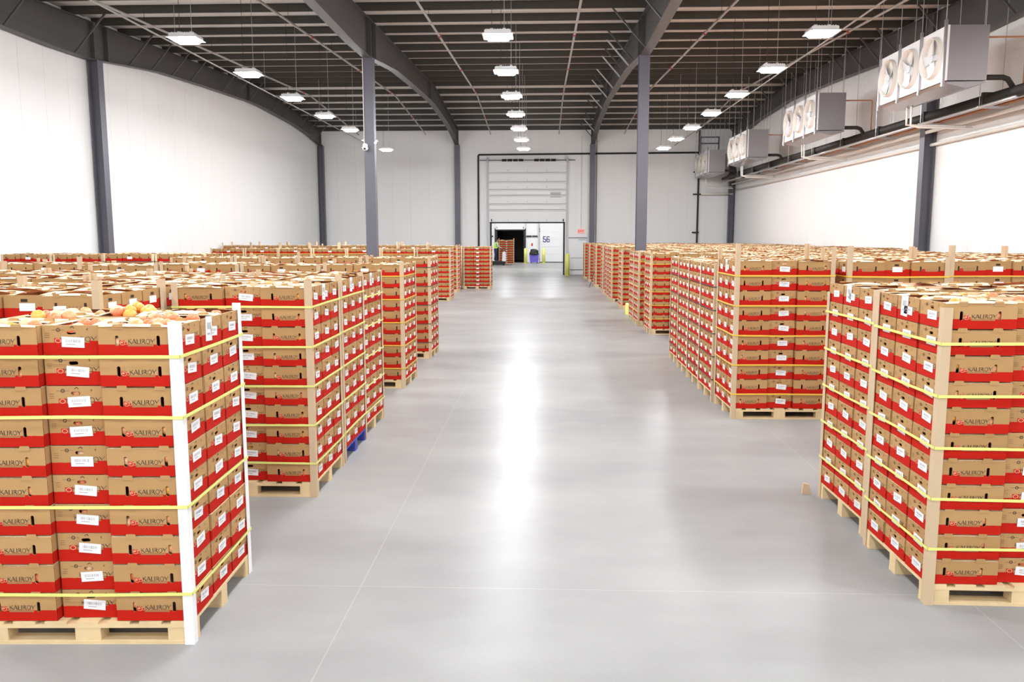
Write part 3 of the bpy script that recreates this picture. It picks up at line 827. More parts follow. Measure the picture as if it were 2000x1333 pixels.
HOLES_L = [slot(-0.112, 0.086, 0.010, 0.030), slot(0.112, 0.086, 0.010, 0.030)]
HOLES_E = [slot(0.0, 0.128, 0.026, 0.011)]
def carton_mesh(top=False, seed=0):
    rnd = random.Random(seed)
    mb = MB()
    top_z = 0.163
    line = [(-0.214, 0.002), (0.214, 0.002), (0.214, top_z)]
    for i in range(13):                                   # serrated fold between the stacking tabs
        u = 0.072 - 0.012 * i
        line.append((u, top_z - (0.004 if i % 2 else 0.0)))
    line.append((-0.214, top_z))
    for s in (-1, 1):
        y0 = s * CS / 2
        def to3(p, d, s=s, y0=y0): return (p[0] if s < 0 else -p[0], y0 - s * d, p[1])
        panel(mb, to3, line, HOLES_L, lambda p: (p[0] / CL + 0.5, p[1] / CH))
        for uc in (-0.104, 0.104):                        # stacking tabs, a little proud of the side
            tab = [(uc - 0.031, top_z - 0.012), (uc + 0.031, top_z - 0.012), (uc + 0.031, top_z), (uc + 0.024, 0.179), (uc - 0.024, 0.179), (uc - 0.031, top_z)]
            mb.face([to3(p, -0.003) for p in tab], 0, [(p[0] / CL + 0.5, 0.9) for p in tab])
            mb.face([to3(p, -0.0005) for p in tab][::-1], 0, [(0.5, 0.9)] * 6)
        # folded rim flange
        n = 10
        prev = None
        bow = [0.0] * (n + 1); dz = [0.0] * (n + 1)
        wid = 0.048
        if top:
            A = rnd.uniform(0.004, 0.014); B = rnd.uniform(-0.004, 0.022); ph = rnd.uniform(0, 3)
            wid = rnd.uniform(0.04, 0.085)
            for i in range(n + 1):
                t = i / n
                bow[i] = A * math.sin(math.pi * t)
                dz[i] = B * math.sin(math.pi * t) + 0.004 * math.sin(5 * t + ph)
        for i in range(n + 1):
            u = -0.214 + 0.428 * i / n
            a = (u, y0 + s * (0.001 + bow[i]), top_z + max(0.0, dz[i]) * 0.4)
            b = (u, y0 - s * (wid - bow[i] + (0.012 * math.sin(3.1 * i / n) if top else 0)), top_z + 0.002 + dz[i])
            if prev is not None:
                q = [prev[0], a, b, prev[1]]
                q = q if s < 0 else q[::-1]
                mb.face(q, 1)
                mb.face([(x, y, z - 0.004) for x, y, z in q][::-1], 1)
                e = [(prev[0][0], y0, top_z - .002), (a[0], y0, top_z - .002), a, prev[0]]
                mb.face(e if s < 0 else e[::-1], 0)
            prev = (a, b)
    for s in (-1, 1):
        x0 = s * CL / 2
        def to3e(p, d, s=s, x0=x0): return (x0 - s * d, p[0] if s > 0 else -p[0], p[1])
        oe = [(-CS/2 + .001, 0.002), (CS/2 - .001, 0.002), (CS/2 - .001, 0.1695), (-CS/2 + .001, 0.1695)]
        panel(mb, to3e, oe, HOLES_E, lambda p: (p[0] / CS + 0.5 + 2.0, p[1] / CH))
        xi = x0 - s * 0.006                               # inner leaf of the end wall
        q = [(xi, -CS/2 + .001, 0.145), (xi, CS/2 - .001, 0.145), (xi, CS/2 - .001, 0.1695), (xi, -CS/2 + .001, 0.1695)]
        mb.face(q if s < 0 else q[::-1], 1)
        q = [(x0, -CS/2 + .001, .1695), (x0, CS/2 - .001, .1695), (xi, CS/2 - .001, .1695), (xi, -CS/2 + .001, .1695)]
        mb.face(q if s > 0 else q[::-1], 1)
    mb.face([(-.213, -.158, .004), (.213, -.158, .004), (.213, .158, .004), (-.213, .158, .004)], 1)
    if top:                                               # bumpy bed of fruit a little below the rim
        nx, ny = 8, 6
        g = [[0.125 + rnd.uniform(-.012, .016) for _ in range(ny + 1)] for _ in range(nx + 1)]
        for i in range(nx):
            for k in range(ny):
                P = lambda i, k: (-.208 + .416 * i / nx, -.155 + .31 * k / ny, g[i][k])
                mb.face([P(i, k), P(i + 1, k), P(i + 1, k + 1), P(i, k + 1)], 2)
    return mb.mesh("carton", [M_CART, M_FLANGE, M_CONTENT])

def strokes(mb, segs, ox, oz, sx, sz, y):
    for (x0, z0, x1, z1, w) in segs:
        a = Vector((ox + x0 * sx, 0, oz + z0 * sz)); b = Vector((ox + x1 * sx, 0, oz + z1 * sz))
        d = (b - a); n = Vector((-d.z, 0, d.x)).normalized() * (w * sz / 2)
        e = d.normalized() * (w * sz * 0.2)
        q = [a - e - n, b + e - n, b + e + n, a - e + n]
        mb.face([(p.x, y, p.z) for p in q])
TH, TK = 0.09, 0.17
def ring(cx, cz, rx, rz, n=10):
    P = [(cx + rx * math.cos(2 * math.pi * q / n), cz + rz * math.sin(2 * math.pi * q / n)) for q in range(n)]
    return [(P[q][0], P[q][1], P[(q+1) % n][0], P[(q+1) % n][1], TH if 2 <= q < 7 else 0.13) for q in range(n)]
GLYPH = {"K": ([(.1, 0, .1, 1, TH), (.16, .5, .72, 1, TH), (.22, .58, .85, -.02, TK)], .80),
         "A": ([(.0, 0, .42, 1, TH), (.42, 1, .86, 0, TK), (.16, .3, .68, .3, TH)], .88),
         "L": ([(.1, 0, .1, 1, TK), (.1, .03, .60, .03, TH)], .58),
         "I": ([(.12, 0, .12, 1, TK)], .30),
         "R": ([(.1, 0, .1, 1, TH), (.1, .97, .42, .97, TH), (.42, .97, .58, .76, TK), (.58, .76, .42, .53, TK), (.42, .53, .1, .50, TH), (.34, .5, .76, -.02, TK)], .76),
         "O": (ring(.45, .5, .42, .5), .94),
         "Y": ([(.0, 1, .36, .45, TK), (.36, .45, .36, 0, TH), (.36, .45, .92, 1.12, TH)], .8)}
def word(mb, txt, x0, x1, z0, h, y):
    tot = sum(GLYPH[c][1] for c in txt) + 0.12 * (len(txt) - 1)
    sx = (x1 - x0) / tot; x = x0
    for c in txt:
        strokes(mb, GLYPH[c][0], x, z0, sx, h, y); x += (GLYPH[c][1] + 0.12) * sx
yf = -CS / 2 - 0.0012
lt = MB(); word(lt, "KALIROY", -0.052, 0.092, 0.0705, 0.025, yf)
LETTER_ME = lt.mesh("lettering", M_INK)
em = MB()
def disc(mb, cx, cz, r, y, m, n=14, sq=1.0):
    mb.face([(cx + r * math.cos(2 * math.pi * q / n), y, cz + r * sq * math.sin(2 * math.pi * q / n)) for q in range(n)], m)
em.face([(-0.098, yf + .0002, .060), (-.070, yf + .0002, .060), (-.070, yf + .0002, .090), (-.098, yf + .0002, .090)], 0)
disc(em, -.082, .0745, .0135, yf - .0002, 1); disc(em, -.082, .0745, .0112, yf - .0004, 0)
disc(em, -.085, .077, .0065, yf - .0006, 1, 8, .6); disc(em, -.0625, .0735, .0085, yf - .0002, 1); disc(em, -.0625, .0735, .0068, yf - .0004, 0)
em.face([(-.055, yf - .0002, .0555), (.086, yf - .0002, .0555), (.086, yf - .0002, .0655), (-.055, yf - .0002, .0655)], 2)
EMBLEM_ME = em.mesh("emblem", [M_REDP, M_CREAM, M_TANINK])
# print on the end panel, drawn for the +x end
xe = CL / 2 + 0.0012
def end_print():
    mb = MB(); t = MB(); word(t, "KALIROY", -0.055, 0.135, 0.078, 0.026, 0.0)
    t.face([(-.105, 0, .142), (-.035, 0, .142), (-.035, 0, .1435), (-.105, 0, .1435)])
    for q in range(8):
        a, b = 2 * math.pi * q / 8, 2 * math.pi * (q + 1) / 8
        strokes(t, [(.009 * math.cos(a), .009 * math.sin(a), .009 * math.cos(b), .009 * math.sin(b), .004)], -.07, .143, 1, 1, 0)
    strokes(t, [(-.01, 0, .004, .008, .004), (.004, .008, .012, -.002, .004)], 0.005, .155, 1, 1, 0)
    strokes(t, [(0, 0, .008, .006, .003), (0, 0, .006, -.006, .003)], 0.085, .146, 1, 1, 0)
    for p in range(3): t.face([(-.145, 0, .10 + .012 * p), (-.118, 0, .10 + .012 * p), (-.118, 0, .1015 + .012 * p), (-.145, 0, .1015 + .012 * p)])
    mb.v = [(xe, x, z) for x, y, z in t.v]; mb.f = t.f; mb.m = t.m; mb.uv = t.uv
    return mb.mesh("end_print", M_INK)
ENDP_ME = end_print()
ee = MB()
def q4(y0, y1, z0, z1, x): return [(x, y0, z0), (x, y1, z0), (x, y1, z1), (x, y0, z1)]
ee.face(q4(-.095, -.052, .07, .098, xe + .0002), 0)
ee.face([(xe + .0004, -.074 + .017 * math.cos(a * .449), .083 + .013 * math.sin(a * .449)) for a in range(14)], 1)
ee.face([(xe + .0006, -.074 + .013 * math.cos(a * .449), .083 + .010 * math.sin(a * .449)) for a in range(14)], 0)
ENDE_ME = ee.mesh("end_emblem", [M_REDP, M_CREAM])
def label_mesh(tilt, dy, dz, big=False):
    mb = MB(); w, h = (0.062, 0.029) if not big else (0.05, 0.075)
    c, s = math.cos(tilt), math.sin(tilt)
    def T(u, z, d): return (CL / 2 + d, dy + u * c - z * s, 0.078 + dz + u * s + z * c)
    def quad(u0, u1, z0, z1, d, m): mb.face([T(u0, z0, d), T(u1, z0, d), T(u1, z1, d), T(u0, z1, d)], m)
    quad(-w, w, -h, h, 0.0032, 0)
    for a, b in (((-w, -h), (w, -h)), ((w, -h), (w, h)), ((w, h), (-w, h)), ((-w, h), (-w, -h))):
        mb.face([T(*a, .0018), T(*b, .0018), T(*b, .0032), T(*a, .0032)], 0)
    r = random.Random(int(tilt * 1000) + 5)
    u = -w * .65
    while u < w * .6:
        ww = r.choice((.0016, .0028, .004)); quad(u, u + ww, -h * .05, h * .5, .0036, 1); u += ww + r.choice((.002, .003, .005))
    quad(-w * .6, w * .2, -h * .5, -h * .35, .0036, 1)
    return mb.mesh("label", [M_LABEL, M_LABINK])
LABEL_ME = [label_mesh(0.0, .012, 0), label_mesh(0.06, .018, .003), label_mesh(-0.05, .008, -.004), label_mesh(-0.09, .022, .002)]
PAPER_ME = label_mesh(-0.06, -.05, .025, True)
NEAR_ME = carton_mesh(False); TOP_ME = [carton_mesh(True, s) for s in (1, 2, 3, 4)]

# lighter template for the far cartons
def std_template(top=False, seed=0, detail=True):
    rnd = random.Random(seed); mb = MB()
    for s in (-1, 1):
        y0 = s * CS / 2
        def P(u, z, d=0.0): return (u if s < 0 else -u, y0 + s * d, z)
        def Q(u0, u1, z0, z1, d, m, uv=True):
            mb.face([P(u0, z0, d), P(u1, z0, d), P(u1, z1, d), P(u0, z1, d)], m,
                    [(u / CL + .5, z / CH) for u, z in ((u0, z0), (u1, z0), (u1, z1), (u0, z1))] if uv else None)
        Q(-.215, .215, 0.002, .163, 0, 0)
        for uc in (-.104, .104):
            if detail: mb.face([P(uc - .03, .155, .003), P(uc + .03, .155, .003), P(uc + .024, .179, .003), P(uc - .024, .179, .003)], 0, [(.5, .9)] * 4)
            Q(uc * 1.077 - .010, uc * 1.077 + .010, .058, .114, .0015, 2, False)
        if detail:
            Q(-.052, .09, .0555, .0655, .0012, 5, False); Q(-.098, -.055, .062, .088, .0010, 6, False)
            for i in range(5): Q(-.045 + .028 * i, -.030 + .028 * i, .073, .093, .0010, 5, False)
        x = s * CL / 2
        def E(u0, u1, z0, z1, d, m, uv=True):
            pts = [(x + s * d, (u if s > 0 else -u), z) for u, z in ((u0, z0), (u1, z0), (u1, z1), (u0, z1))]
            mb.face(pts, m, [(u / CS + 2.5, z / CH) for u, z in ((u0, z0), (u1, z0), (u1, z1), (u0, z1))] if uv else None)
        E(-CS / 2, CS / 2, .002, .169, 0, 0)
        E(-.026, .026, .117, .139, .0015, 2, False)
        t = rnd.uniform(-.012, .012)
        E(-.05 + t, .072 + t, .050, .108, .003, 3, False)
        n = 6 if top else 1
        A = rnd.uniform(.0, .016) if top else 0; B = rnd.uniform(-.006, .024) if top else 0; wid = rnd.uniform(.04, .10) if top else .05
        prev = None
        for i in range(n + 1):
            u = -.214 + .428 * i / n; sn = math.sin(math.pi * i / n)
            a = (u, y0 + s * A * sn, .163 + B * .3 * sn * (B > 0)); b = (u, y0 - s * (wid - A * sn), .166 + B * sn)
            if prev:
                q = [prev[0], a, b, prev[1]]; mb.face(q if s < 0 else q[::-1], 1)
            prev = (a, b)
    if top:
        mb.face([(-.213, -.158, .128), (.213, -.158, .128), (.213, .158, .122), (-.213, .158, .122)], 4)
    return mb.arrays()
STUFF_MATS = [M_CART, M_FLANGE, M_HOLE, M_LABEL, M_CONTENT, M_TANINK, M_REDP]
T_STD = std_template(); T_FAR = std_template(detail=False)
T_TOP = [std_template(True, s) for s in range(11, 17)]

def assemble(name, items, mats):
    """join many transformed copies of small templates into one mesh; items = [(arrays, [(x, y, z, rz, sz), ...])]"""
    Vs, loops, starts, tots, ms, uvs = [], [], [], [], [], []
    nv = nl = 0
    for (V, F, M, U), tr in items:
        if not tr: continue
        tr = np.array(tr); c, s = np.cos(tr[:, 3])[:, None], np.sin(tr[:, 3])[:, None]
        X = V[None, :, 0] * c - V[None, :, 1] * s + tr[:, 0:1]
        Y = V[None, :, 0] * s + V[None, :, 1] * c + tr[:, 1:2]
        Z = V[None, :, 2] * tr[:, 4:5] + tr[:, 2:3]
        Vs.append(np.stack([X, Y, Z], 2).reshape(-1, 3))
        lp = np.concatenate([np.array(f) for f in F]); tt = np.array([len(f) for f in F])
        k = len(tr)
        loops.append((lp[None, :] + (np.arange(k) * len(V))[:, None] + nv).ravel())
        tots.append(np.tile(tt, k)); ms.append(np.tile(M, k)); uvs.append(np.tile(U, (k, 1)))
        nv += k * len(V)
    Vs = np.concatenate(Vs); loops = np.concatenate(loops); tots = np.concatenate(tots); ms = np.concatenate(ms); uvs = np.concatenate(uvs)
    starts = np.concatenate([[0], np.cumsum(tots)[:-1]])
    me = bpy.data.meshes.new(name)
    me.vertices.add(len(Vs)); me.vertices.foreach_set("co", Vs.astype(np.float32).ravel())
    me.loops.add(len(loops)); me.loops.foreach_set("vertex_index", loops.astype(np.int32))
    me.polygons.add(len(tots)); me.polygons.foreach_set("loop_start", starts.astype(np.int32)); me.polygons.foreach_set("loop_total", tots.astype(np.int32))
    for m in mats: me.materials.append(m)
    me.polygons.foreach_set("material_index", ms.astype(np.int32))
    ul = me.uv_layers.new(name="UVMap"); ul.data.foreach_set("uv", uvs.astype(np.float32).ravel())
    me.update(calc_edges=True); me.validate()
    return link(name, me)

# ------------------------------------------------------------------ pallet loads
PH = 0.136; PW, PDp = 1.20, 1.02
POS = {"A0": (.218, .1675, 0), "A1": (.218, .510, 0), "A2": (.218, .8525, 0),
       "M0": (.598, .262, 1), "M1": (.598, .758, 1),
       "F0": (.982, .1675, 0), "F1": (.982, .510, 0), "F2": (.982, .8525, 0)}
POSW = {"A0": "front aisle corner", "A1": "middle aisle column", "A2": "far aisle column", "M0": "front middle column", "M1": "back middle column",
        "F0": "front outer column", "F1": "outer middle column", "F2": "outer back column"}
class Load:
    rowdesc = ''
    def __init__(s, side, x, y, rot=0.0, n=10, h=0.173, near=None, desc=None, full=True, post="k", strap=None, levels=None, wood=None, base=False, over=None, parts=True):
        s.s = 1 if side == 'R' else -1
        s.x, s.y, s.rot, s.n, s.h = x, y, rot, n, h
        s.near, s.desc, s.full, s.post, s.strap, s.levels, s.wood, s.base = near, desc, full, post, strap, levels, wood, base
        s.over = over; s.parts = parts
        s.dist = math.hypot(x, y)
    def P(s, a, b, z=0.0):
        c, k = math.cos(s.rot), math.sin(s.rot)
        return (s.x + s.s * a * c - b * k, s.y + s.s * a * k + b * c, z)
    @property
    def top(s): return PH + s.n * s.h

LOADS = []
def add(*a, **k):
    l = Load(*a, **k); LOADS.append(l); return l
FRONT = ["A0", "A1", "A2", "M0", "F0"]
lv10 = (1, 3, 5, 7, 9); lv11 = (1.55, 3.55, 5.55, 7.55, 9.55)
# --- near loads, cartons built one by one
add('L', -1.98, 4.30, .040, 10, .1690, near=FRONT, desc="left foreground load with white corner boards", post="w", strap="green", levels=(1, 3, 6, 9), wood="p", base=True, over=(.02, .04, -.05, .02))
add('L', -2.01, 6.93, .004, 10, .1735, near=["A0", "A1", "A2", "M0"], desc="left load just behind the white-cornered one", strap="green", levels=lv10, wood="p", base=True, over=(.06, -.02, .03, .0))
add('L', -2.02, 8.03, .0, 10, .1735, near=["A0", "A1", "A2"], desc="left load on the blue pallet", strap="green", levels=lv10, wood="b", base=True, over=(.06, .0, .05, .0))
add('L', -2.05, 9.12, -.02, 10, .1735, near=["A0", "A1", "A2"], desc="left load right behind the blue pallet", strap="green", levels=(1.5, 3.5, 5.5, 7.5, 9.2), wood="p", base=True, over=(.03, .02, .06, .0))
add('R', 2.41, 4.96, -.014, 11, .1609, near=["A0", "A1", "A2", "M0"], desc="right foreground load", strap="green", levels=lv11, wood="p", base=True, over=(-.03, .0, .0, .0))
add('R', 2.47, 6.11, .0, 11, .1609, near=["A0", "A1", "A2"], desc="load directly behind the right foreground load", strap="green", levels=lv11, wood="p", base=True, over=(.0, -.08, .0, .0))
add('R', 2.39, 10.19, .006, 10, .1864, near=FRONT, desc="right load with tall bare corner boards", strap="yellow", levels=lv10, wood="p", base=True, over=(.21, .16, .17, .2))
# --- further loads along the aisle
add('L', -2.10, 12.12, -.028, 10, .1749, desc="left load past the gap behind the blue pallet", strap="yellow", levels=lv10, wood="p", base=True, over=(.04, .02, .03, .0))
add('L', -2.11, 15.16, -.008, 10, .1767, desc="left load bound with dark straps", strap="dark", levels=lv10, wood="p", base=True, over=(.04, .04, .05, .05))
add('L', -3.30, 28.9, 0, 10, .172, desc="left load at the second row from the far wall", strap="yellow", levels=(2, 4, 6, 8), wood="p", base=True, parts=False, over=(.06,) * 4)
add('L', -3.50, 33.2, 0, 10, .1765, desc="left load one row beyond the second row", strap="yellow", levels=lv10, wood="p", base=True, parts=False, over=(.06,) * 4)
add('L', -2.28, 35.47, 0, 10, .1713, desc="broad-front left load nearest the freight door", strap="dark", levels=(3, 5, 7, 9), wood="p", base=True, parts=False, over=(.02,) * 4)
for i, (y, x) in enumerate(((11.28, 2.36), (12.33, 2.37), (13.38, 2.38), (14.43, 2.41))):
    add('R', x, y, 0, 11, .1615, desc="%s of the right loads bound with dark straps" % ordn[i], strap="dark", levels=(1.9, 3.9, 5.9, 7.9, 9.9), wood="p", base=True, over=(.0, .01, .0, .0))
add('R', 2.50, 19.1, 0, 11, .160, desc="broad-front right load before the yellow column guard", strap="yellow", levels=lv11, wood="p", base=True, over=(.02,) * 4)
for i, (y, x) in enumerate(((20.9, 2.43), (21.95, 2.42), (25.6, 2.45))):
    add('R', x, y, 0, 11, .160, desc="right load %s" % ("just before the column guard, nearer one", "just before the column guard, farther one", "just past the column guard")[i], strap="yellow", levels=lv11, wood="p", base=True, parts=False, over=(.01,) * 4)
for i, (y, x, st) in enumerate(((28.57, 2.38, "yellow"), (29.75, 2.4, None), (30.9, 2.4, None), (33.4, 2.42, None), (36.8, 2.36, None), (38.0, 2.4, None), (41.0, 2.3, None), (44.0, 2.2, None))):
    add('R', x, y, 0, 11, .1626, desc="%s far right aisle load counted from the column guard" % ordn[i], strap=st, levels=lv11, wood="p", base=True, parts=False, over=(.01,) * 4)
dock = add('L', -2.36, 65.5, 0, 10, .184, desc="load on the pallet truck at the dock", strap=None, wood="p", base=True, parts=False, over=(.14,) * 4)
dock.lift = 0.0
# --- loads filling the rows behind; only their tops, or fronts over a gap, are in view
rr = random.Random(5)
ROWN = {'L': 0, 'R': 0}
def row(side, y, xs, full=False, n=10, h=.173, strap=None, over=None, levels=(1,), first=1):
    ROWN[side] += 1
    for i, x in enumerate(xs):
        l = add(side, x, y + rr.uniform(-.05, .05), rr.uniform(-.012, .012), n, h + rr.uniform(-.0012, .0012), full=full, strap=strap, levels=levels,
            over=over or tuple(rr.choice((.0, .02, .04, .07, .11)) for _ in range(4)))
        l.rowdesc = "%s load out, %s back row on the %s" % (ordn[i + first], (ordn[ROWN[side] - 1] if ROWN[side] <= 12 else str(ROWN[side]) + "th"), "left" if side == 'L' else "right")
def xs(side, x0, n): return [x0 + (1 if side == 'R' else -1) * 1.235 * i for i in range(n)]
row('L', 5.88, xs('L', -3.29, 2), True)
row('L', 6.97, xs('L', -3.30, 2)); row('L', 8.25, xs('L', -3.33, 3), True); row('L', 9.35, xs('L', -3.36, 4))
row('L', 12.2, xs('L', -3.38, 5), True, h=.1745, strap="yellow"); row('L', 15.2, xs('L', -3.40, 3), True, h=.1765)
row('L', 18.9, xs('L', -7.93, 4), True, h=.175, strap="dark", over=(.0, .0, .0, .02))
row('L', 28.9, xs('L', -4.55, 6), True, h=.172, strap="yellow", over=(.03,) * 4, levels=(1, 3))
row('L', 33.2, [-4.72 - 1.215 * i for i in range(7)], True, h=.1785, strap="yellow", over=(.14, .16, .12, .15), levels=(1, 3)); row('L', 34.6, xs('L', -4.8, 4), True)
row('L', 35.5, xs('L', -3.53, 1), True)
HID = (-.06,) * 4
row('R', 6.11, xs('R', 3.72, 1), n=11, h=.1609, over=HID); row('R', 7.16, xs('R', 3.72, 2), True, n=11, h=.155, over=HID)
row('R', 10.19, xs('R', 3.74, 3), True, h=.1850, strap="yellow", over=(.19, .15, .05, .17), levels=(1, 3))
for y in (11.28, 12.33, 13.38, 14.43): row('R', y, xs('R', 3.62, 5), n=11, h=.1625, over=HID)
for y in (15.5, 16.6, 17.7): row('R', y, xs('R', 3.62, 6), full=(y == 15.5), n=11, h=.162, over=HID)
for y in (19.1, 20.9, 21.95): row('R', y, xs('R', 3.76, 5), full=(y == 20.9), n=11, h=.1615, over=HID)
for y in (23.1, 24.3): row('R', y, xs('R', 3.70, 5), n=11, h=.161, over=HID)
for y in (25.6, 26.7, 27.8, 28.9, 30.0, 31.1, 33.4, 34.5, 36.8, 38.0, 39.2, 41.0, 42.1, 44.0): row('R', y, xs('R', 3.66, 6), n=11, h=.161, over=HID)

# pallet: nine blocks, stretchers, deck boards and bottom boards, centred on its footprint
def pallet_pieces():
    out = []
    bx = [(-.6, -.455), (-.0725, .0725), (.455, .6)]; by = [(-.51, -.41), (-.05, .05), (.41, .51)]
    for y0, y1 in by:
        out.append(("bottom_board", (-.6, .6, y0, y1, 0, .020)))
        out.append(("stretcher", (-.6, .6, y0, y1, .098, .117)))
        for x0, x1 in bx: out.append(("block", (x0, x1, y0 + .003, y1 - .003, .020, .098)))
    for i in range(7):
        x = -.6 + i * (1.2 - .125) / 6
        out.append(("deck_board", (x, x + .125, -.51, .51, .117, PH - .001)))
    return out
PP = pallet_pieces()
PMESH = {}
def piece_mesh(name, mat):
    for i, (n, b) in enumerate(PP):
        PMESH.setdefault((mat.name, i), MB().box(*b).mesh(n, mat))
for mt in (M_WOOD, M_BLUEWOOD): piece_mesh("x", mt)
wh = MB()
for n, b in PP: wh.box(*b)
WHOLE_PALLET = wh.mesh("wooden_pallet", M_WOOD)

# corner board: L profile with legs along +x and +y, unit height
cb = MB(); lg, tk_ = 0.055, 0.005
cb.prism([(0, 0), (lg, 0), (lg, tk_), (tk_, tk_), (tk_, lg), (0, lg)], 2, 0, 1)
POST = {"k": cb.mesh("corner_board", M_POSTK), "w": cb.mesh("corner_board", M_POSTW)}
CBA = cb.arrays()

